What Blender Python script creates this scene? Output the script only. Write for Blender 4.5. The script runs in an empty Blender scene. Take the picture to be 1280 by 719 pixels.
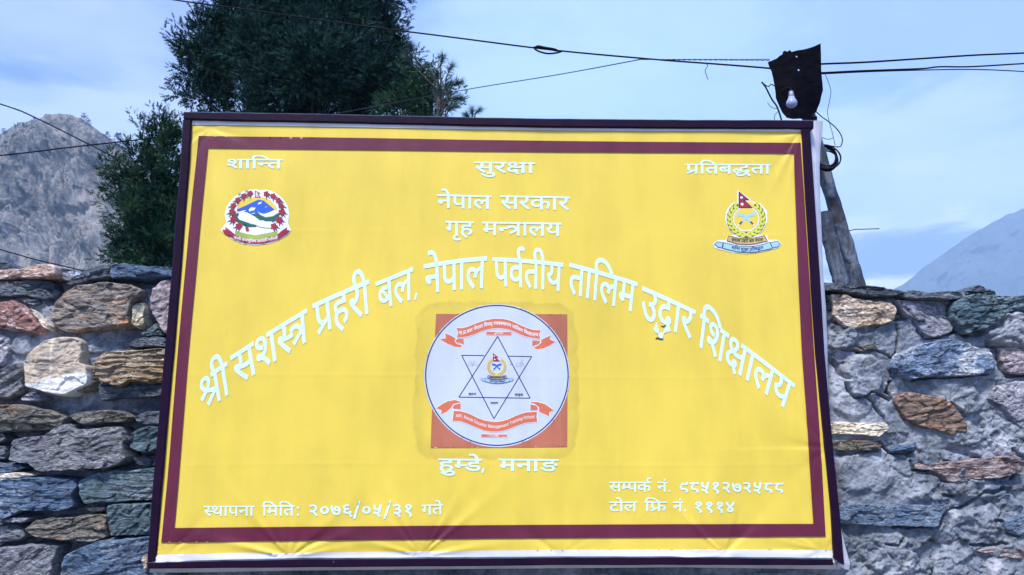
import bpy, math, random, json
import numpy as np
from mathutils import Vector, Matrix
from mathutils.geometry import delaunay_2d_cdt
random.seed(7)
rng = np.random.default_rng(11)
C = bpy.context.scene.collection
scn = bpy.context.scene
R = math.radians

# ------------------------------------------------------------------ camera
CAM = Vector((-0.0611, -2.8803, 1.6041))
ROT = (1.7595, 0.0005, -0.0345)
F = 1000.0
cd = bpy.data.cameras.new('camera'); cam = bpy.data.objects.new('camera', cd); C.objects.link(cam)
cam.location = CAM; cam.rotation_euler = ROT
cd.lens = F / 1280 * 36; cd.sensor_width = 36; cd.clip_start = 0.05; cd.clip_end = 20000
scn.camera = cam

# ------------------------------------------------------------------ light
SUN_EL, SUN_AZ = R(56), R(205)          # azimuth clockwise from +Y (behind the camera, a little left)
sd = bpy.data.lights.new('sun', 'SUN'); sun = bpy.data.objects.new('sun', sd); C.objects.link(sun)
sd.energy = 4.6; sd.angle = R(11); sd.color = (1.0, 0.93, 0.84)
sdir = Vector((math.sin(SUN_AZ) * math.cos(SUN_EL), math.cos(SUN_AZ) * math.cos(SUN_EL), math.sin(SUN_EL)))
sun.rotation_euler = sdir.to_track_quat('Z', 'Y').to_euler(); sun.location = (0, 0, 30)

scn.view_settings.view_transform = 'Standard'; scn.view_settings.look = 'None'
scn.view_settings.gamma = 1.0; scn.view_settings.exposure = 0.88
scn.view_settings.use_curve_mapping = False
scn.cycles.volume_bounces = 1
scn.cycles.max_bounces = 8

RM = cam.rotation_euler.to_matrix()
def ray(px, py):
    return (RM @ Vector(((px - 640) / F, (359.5 - py) / F, -1.0))).normalized()
def at(px, py, Y=0.0):
    d = ray(px, py); t = (Y - CAM.y) / d.y
    return CAM + d * t

# ------------------------------------------------------------------ node helpers
class NT:
    def __init__(s, tree): s.t = tree; s.t.nodes.clear()
    def n(s, typ, **kw):
        nd = s.t.nodes.new(typ)
        for k, v in kw.items():
            if k[:2] == 'i_':
                nd.inputs[k[2:].replace('_', ' ')].default_value = v
            else: setattr(nd, k, v)
        return nd
    def l(s, a, b): s.t.links.new(a, b)
    def val(s, x, sock):
        if hasattr(x, 'is_output'): s.l(x, sock)
        else: sock.default_value = x
    def math(s, op, a, b=None, c=None, clamp=False):
        nd = s.n('ShaderNodeMath', operation=op, use_clamp=clamp)
        for i, x in enumerate((a, b, c)):
            if x is not None: s.val(x, nd.inputs[i])
        return nd.outputs[0]
    def vmath(s, op, a, b=None):
        nd = s.n('ShaderNodeVectorMath', operation=op)
        s.val(a, nd.inputs[0])
        if b is not None: s.val(b, nd.inputs[1])
        return nd.outputs['Value'] if op in ('DOT_PRODUCT', 'LENGTH', 'DISTANCE') else nd.outputs[0]
    def mix(s, f, a, b, mode='MIX'):
        nd = s.n('ShaderNodeMix', data_type='RGBA', blend_type=mode)
        s.val(f, nd.inputs[0])
        for x, i in ((a, 6), (b, 7)):
            if isinstance(x, (tuple, list)): x = tuple(x) + ((1,) if len(x) == 3 else ())
            s.val(x, nd.inputs[i])
        return nd.outputs[2]
    def noise(s, vec, scale, detail=6, rough=.55, dist=0.0, col=False):
        nd = s.n('ShaderNodeTexNoise'); s.l(vec, nd.inputs['Vector'])
        nd.inputs['Scale'].default_value = scale; nd.inputs['Detail'].default_value = detail
        nd.inputs['Roughness'].default_value = rough; nd.inputs['Distortion'].default_value = dist
        return nd.outputs['Color' if col else 0]
    def ramp(s, f, stops, mode='LINEAR'):
        nd = s.n('ShaderNodeValToRGB'); nd.color_ramp.interpolation = mode
        e = nd.color_ramp.elements
        while len(e) < len(stops): e.new(.5)
        for q, (p, c) in zip(e, stops):
            q.position = p
            q.color = (c, c, c, 1) if not isinstance(c, (tuple, list)) else (tuple(c) + (1,))[:4]
        s.l(f, nd.inputs[0]); return nd.outputs[0]
    def mapping(s, vec, scale=(1, 1, 1), rot=(0, 0, 0), loc=(0, 0, 0)):
        nd = s.n('ShaderNodeMapping'); s.l(vec, nd.inputs[0])
        nd.inputs['Scale'].default_value = scale; nd.inputs['Rotation'].default_value = rot; nd.inputs['Location'].default_value = loc
        return nd.outputs[0]
    def bump(s, h, strength=.5, dist=.01, normal=None):
        nd = s.n('ShaderNodeBump'); s.l(h, nd.inputs['Height'])
        nd.inputs['Strength'].default_value = strength; nd.inputs['Distance'].default_value = dist
        if normal is not None: s.l(normal, nd.inputs['Normal'])
        return nd.outputs[0]
def new_mat(name):
    m = bpy.data.materials.new(name); m.use_nodes = True
    nt = NT(m.node_tree)
    out = nt.n('ShaderNodeOutputMaterial'); b = nt.n('ShaderNodeBsdfPrincipled')
    nt.l(b.outputs[0], out.inputs[0])
    b.inputs['Roughness'].default_value = .7
    return m, nt, b
def objvec(nt, rand=True):
    tc = nt.n('ShaderNodeTexCoord').outputs['Object']
    if not rand: return tc
    oi = nt.n('ShaderNodeObjectInfo').outputs['Random']
    sc = nt.math('MULTIPLY', oi, 37.0)
    return nt.vmath('ADD', tc, sc)

# ------------------------------------------------------------------ world sky
w = bpy.data.worlds.new('World'); scn.world = w; w.use_nodes = True
nt = NT(w.node_tree)
wo = nt.n('ShaderNodeOutputWorld'); bg = nt.n('ShaderNodeBackground'); nt.l(bg.outputs[0], wo.inputs[0])
sky = nt.n('ShaderNodeTexSky', sky_type='NISHITA'); sky.sun_disc = False
sky.sun_elevation = SUN_EL; sky.sun_rotation = SUN_AZ; sky.altitude = 3300; sky.air_density = 1.0; sky.dust_density = 1.2; sky.ozone_density = 1.0
bg.inputs['Strength'].default_value = 0.096
dirv = nt.n('ShaderNodeTexCoord').outputs['Generated']
sep = nt.n('ShaderNodeSeparateXYZ'); nt.l(dirv, sep.inputs[0])
up = nt.math('MAXIMUM', nt.math('ADD', sep.outputs[2], .12), .03)
div = nt.n('ShaderNodeVectorMath', operation='DIVIDE'); nt.l(dirv, div.inputs[0])
cmb = nt.n('ShaderNodeCombineXYZ'); nt.l(up, cmb.inputs[0]); nt.l(up, cmb.inputs[1]); nt.l(up, cmb.inputs[2]); nt.l(cmb.outputs[0], div.inputs[1])
pv = nt.mapping(div.outputs[0], scale=(1, 1, 1), loc=(3.1, 1.7, 0))
#SKY#
n1 = nt.noise(pv, 1.5, 9, .6, .4)
n2 = nt.noise(pv, .45, 4, .5, .2)
cl = nt.math('ADD', nt.math('MULTIPLY', n1, .6), nt.math('MULTIPLY', n2, .5))
thin = nt.ramp(cl, [(.47, 0.0), (.72, 1.0)])
veil = nt.mix(.80, sky.outputs[0], (2.5, 3.9, 8.2))          # thin high haze over the whole sky
skyc = nt.mix(nt.math('MULTIPLY', thin, .6), veil, (4.6, 5.6, 8.4))
def patch(dpx, radius, squash, amount, colour, base, nscale=5, hard=.25):
    """a cloud bank centred on a compass direction"""
    d = ray(*dpx)
    off = nt.vmath('SUBTRACT', dirv, (d.x, d.y, d.z))
    sc = nt.mapping(off, scale=(1 / radius, 1 / radius, 1 / (radius * squash)))
    dist = nt.vmath('LENGTH', sc)
    nn = nt.noise(nt.mapping(dirv, scale=(1, 1, 3)), nscale, 8, .6, .3)
    f = nt.math('ADD', nt.math('SUBTRACT', 1.0, dist), nt.math('MULTIPLY', nt.math('SUBTRACT', nn, .5), 1.9))
    f = nt.ramp(f, [(.0, 0.0), (hard, .55), (min(1, hard * 3), 1.0)])
    return nt.mix(nt.math('MULTIPLY', f, amount), base, colour)
skyc = patch((90, 70), .55, .9, 1.0, (1.1, 1.75, 5.9), skyc, 2.2)          # deeper violet-blue opening at the left
skyc = patch((20, 10), .13, .5, .7, (4.6, 5.1, 8.2), skyc, 7)
skyc = patch((165, 30), .10, .9, .65, (4.4, 5.0, 8.0), skyc, 9)
skyc = patch((60, 155), .20, .24, .9, (5.4, 5.9, 8.2), skyc, 7)
skyc = patch((200, 170), .14, .5, .8, (5.2, 5.7, 8.4), skyc, 7)
skyc = patch((660, 110), .36, .5, .75, (5.0, 6.8, 8.8), skyc, 3)
skyc = patch((1090, 275), .36, .36, .85, (6.8, 7.6, 8.6), skyc, 5)
skyc = patch((1090, 345), .20, .34, 1.0, (11, 10.6, 10), skyc, 6)
skyc = patch((1150, 318), .12, .22, .95, (1.7, 2.2, 5.2), skyc, 8, .12)
nt.l(skyc, bg.inputs['Color'])

# ------------------------------------------------------------------ object helpers
def tag(o, label=None, cat=None, group=None, kind=None):
    if label: o['label'] = label
    if cat: o['category'] = cat
    if group: o['group'] = group
    if kind: o['kind'] = kind
    return o
def empty(name, loc, label, cat, group=None):
    o = bpy.data.objects.new(name, None); C.objects.link(o); o.location = loc
    o.empty_display_size = .1
    return tag(o, label, cat, group)
def mesh_obj(name, V, Fc, mats, parent=None, smooth=False, centre=True, midx=None):
    """V world coordinates; the object's origin goes to the middle of its base"""
    V = np.asarray(V, dtype=np.float64)
    me = bpy.data.meshes.new(name)
    c = np.zeros(3)
    if centre and len(V):
        c = (V.min(0) + V.max(0)) / 2; c[2] = V[:, 2].min()
    if isinstance(Fc, np.ndarray) and Fc.ndim == 2:
        k = Fc.shape[1]; n = len(Fc)
        me.vertices.add(len(V)); me.vertices.foreach_set('co', (V - c).astype(np.float32).ravel())
        me.loops.add(n * k); me.loops.foreach_set('vertex_index', Fc.astype(np.int32).ravel())
        me.polygons.add(n); me.polygons.foreach_set('loop_start', np.arange(0, n * k, k, dtype=np.int32))
        me.polygons.foreach_set('loop_total', np.full(n, k, dtype=np.int32))
        me.update(calc_edges=True)
    else:
        me.from_pydata([tuple(v) for v in (V - c)], [], [tuple(int(i) for i in f) for f in Fc])
    if not isinstance(mats, (list, tuple)): mats = [mats]
    for m in mats: me.materials.append(m)
    if midx is not None: me.polygons.foreach_set('material_index', np.asarray(midx, dtype=np.int32))
    if smooth: me.polygons.foreach_set('use_smooth', np.ones(len(me.polygons), dtype=bool))
    me.update()
    o = bpy.data.objects.new(name, me); C.objects.link(o)
    if parent is not None:
        o.parent = parent
        pw = Vector((0, 0, 0)); p = parent
        while p is not None: pw += p.location; p = p.parent
        o.location = Vector(c) - pw
    else: o.location = Vector(c)
    return o

# numpy value noise
_perm = rng.permutation(256); _tab = rng.random(256) * 2 - 1
def vnoise(x, y, z):
    x, y, z = np.broadcast_arrays(np.asarray(x, float), np.asarray(y, float), np.asarray(z, float))
    xi = np.floor(x).astype(int); yi = np.floor(y).astype(int); zi = np.floor(z).astype(int)
    xf = x - xi; yf = y - yi; zf = z - zi
    u = xf * xf * (3 - 2 * xf); v = yf * yf * (3 - 2 * yf); q = zf * zf * (3 - 2 * zf)
    def h(a, b, c): return _tab[_perm[(_perm[(_perm[a & 255] + b) & 255] + c) & 255]]
    def L(a, b, t): return a + (b - a) * t
    return L(L(L(h(xi, yi, zi), h(xi + 1, yi, zi), u), L(h(xi, yi + 1, zi), h(xi + 1, yi + 1, zi), u), v),
             L(L(h(xi, yi, zi + 1), h(xi + 1, yi, zi + 1), u), L(h(xi, yi + 1, zi + 1), h(xi + 1, yi + 1, zi + 1), u), v), q)
def fbm(x, y, z, oct=5, gain=.5):
    s = 0; a = 1; t = 0
    for i in range(oct):
        s = s + a * vnoise(x * 2 ** i + i * 17.3, y * 2 ** i + i * 5.1, z * 2 ** i); t += a; a *= gain
    return s / t
def worley(x, z, seed=0, amp=1.0):
    """angular facets: every cell is a tilted plane at its own height; returns (height, distance to the cell border)"""
    xi = np.floor(x).astype(int); zi = np.floor(z).astype(int)
    d1 = np.full(x.shape, 9.0); d2 = d1.copy(); h = np.zeros(x.shape)
    for a in (-1, 0, 1):
        for b_ in (-1, 0, 1):
            cx = xi + a; cz = zi + b_; k = _perm[(_perm[(cx + seed) & 255] + cz) & 255]
            px_ = cx + .5 + .45 * _tab[k]; pz_ = cz + .5 + .45 * _tab[(k + 71) & 255]
            dx = x - px_; dz = z - pz_; d = dx * dx + dz * dz
            hh = _tab[(k + 13) & 255] + dx * _tab[(k + 99) & 255] * 1.3 + dz * _tab[(k + 150) & 255] * 1.3
            n_ = d < d1
            d2 = np.where(n_, d1, np.minimum(d2, d)); h = np.where(n_, hh, h); d1 = np.where(n_, d, d1)
    return h * amp, np.sqrt(d2) - np.sqrt(d1)
def sstep(a, b, x):
    t = np.clip((x - a) / (b - a), 0, 1); return t * t * (3 - 2 * t)

def tube(path, rad, sides=8, caps=True, rough=0.0, seed=0):
    P = [Vector(p) for p in path]; n = len(P)
    rads = rad if isinstance(rad, (list, tuple, np.ndarray)) else [rad] * n
    V = []; Fc = []; up = None
    for i in range(n):
        t = (P[min(i + 1, n - 1)] - P[max(i - 1, 0)]).normalized()
        if up is None:
            up = t.orthogonal().normalized()
        up = (up - t * up.dot(t)).normalized(); bi = t.cross(up)
        for k in range(sides):
            a = 2 * math.pi * k / sides; r = rads[i]
            if rough: r *= 1 + rough * float(fbm(math.cos(a) * 1.5 + seed, math.sin(a) * 1.5, i * .35, 3))
            V.append(P[i] + (up * math.cos(a) + bi * math.sin(a)) * r)
    for i in range(n - 1):
        for k in range(sides):
            a = i * sides + k; b = i * sides + (k + 1) % sides
            Fc.append((a, b, b + sides, a + sides))
    if caps:
        Fc.append(tuple(reversed(range(sides)))); Fc.append(tuple(range((n - 1) * sides, n * sides)))
    return V, Fc
def merge(parts):
    V = []; Fc = []
    for v, f in parts:
        b = len(V); V += list(v); Fc += [tuple(i + b for i in q) for q in f]
    return V, Fc
def smooth_path(pts, n=8):
    P = [Vector(p) for p in pts]; out = []
    for i in range(len(P) - 1):
        p0 = P[max(i - 1, 0)]; p1 = P[i]; p2 = P[i + 1]; p3 = P[min(i + 2, len(P) - 1)]
        for k in range(n):
            t = k / n
            out.append(.5 * ((2 * p1) + (p2 - p0) * t + (2 * p0 - 5 * p1 + 4 * p2 - p3) * t * t + (3 * p1 - p0 - 3 * p2 + p3) * t ** 3))
    out.append(P[-1]); return out
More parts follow.
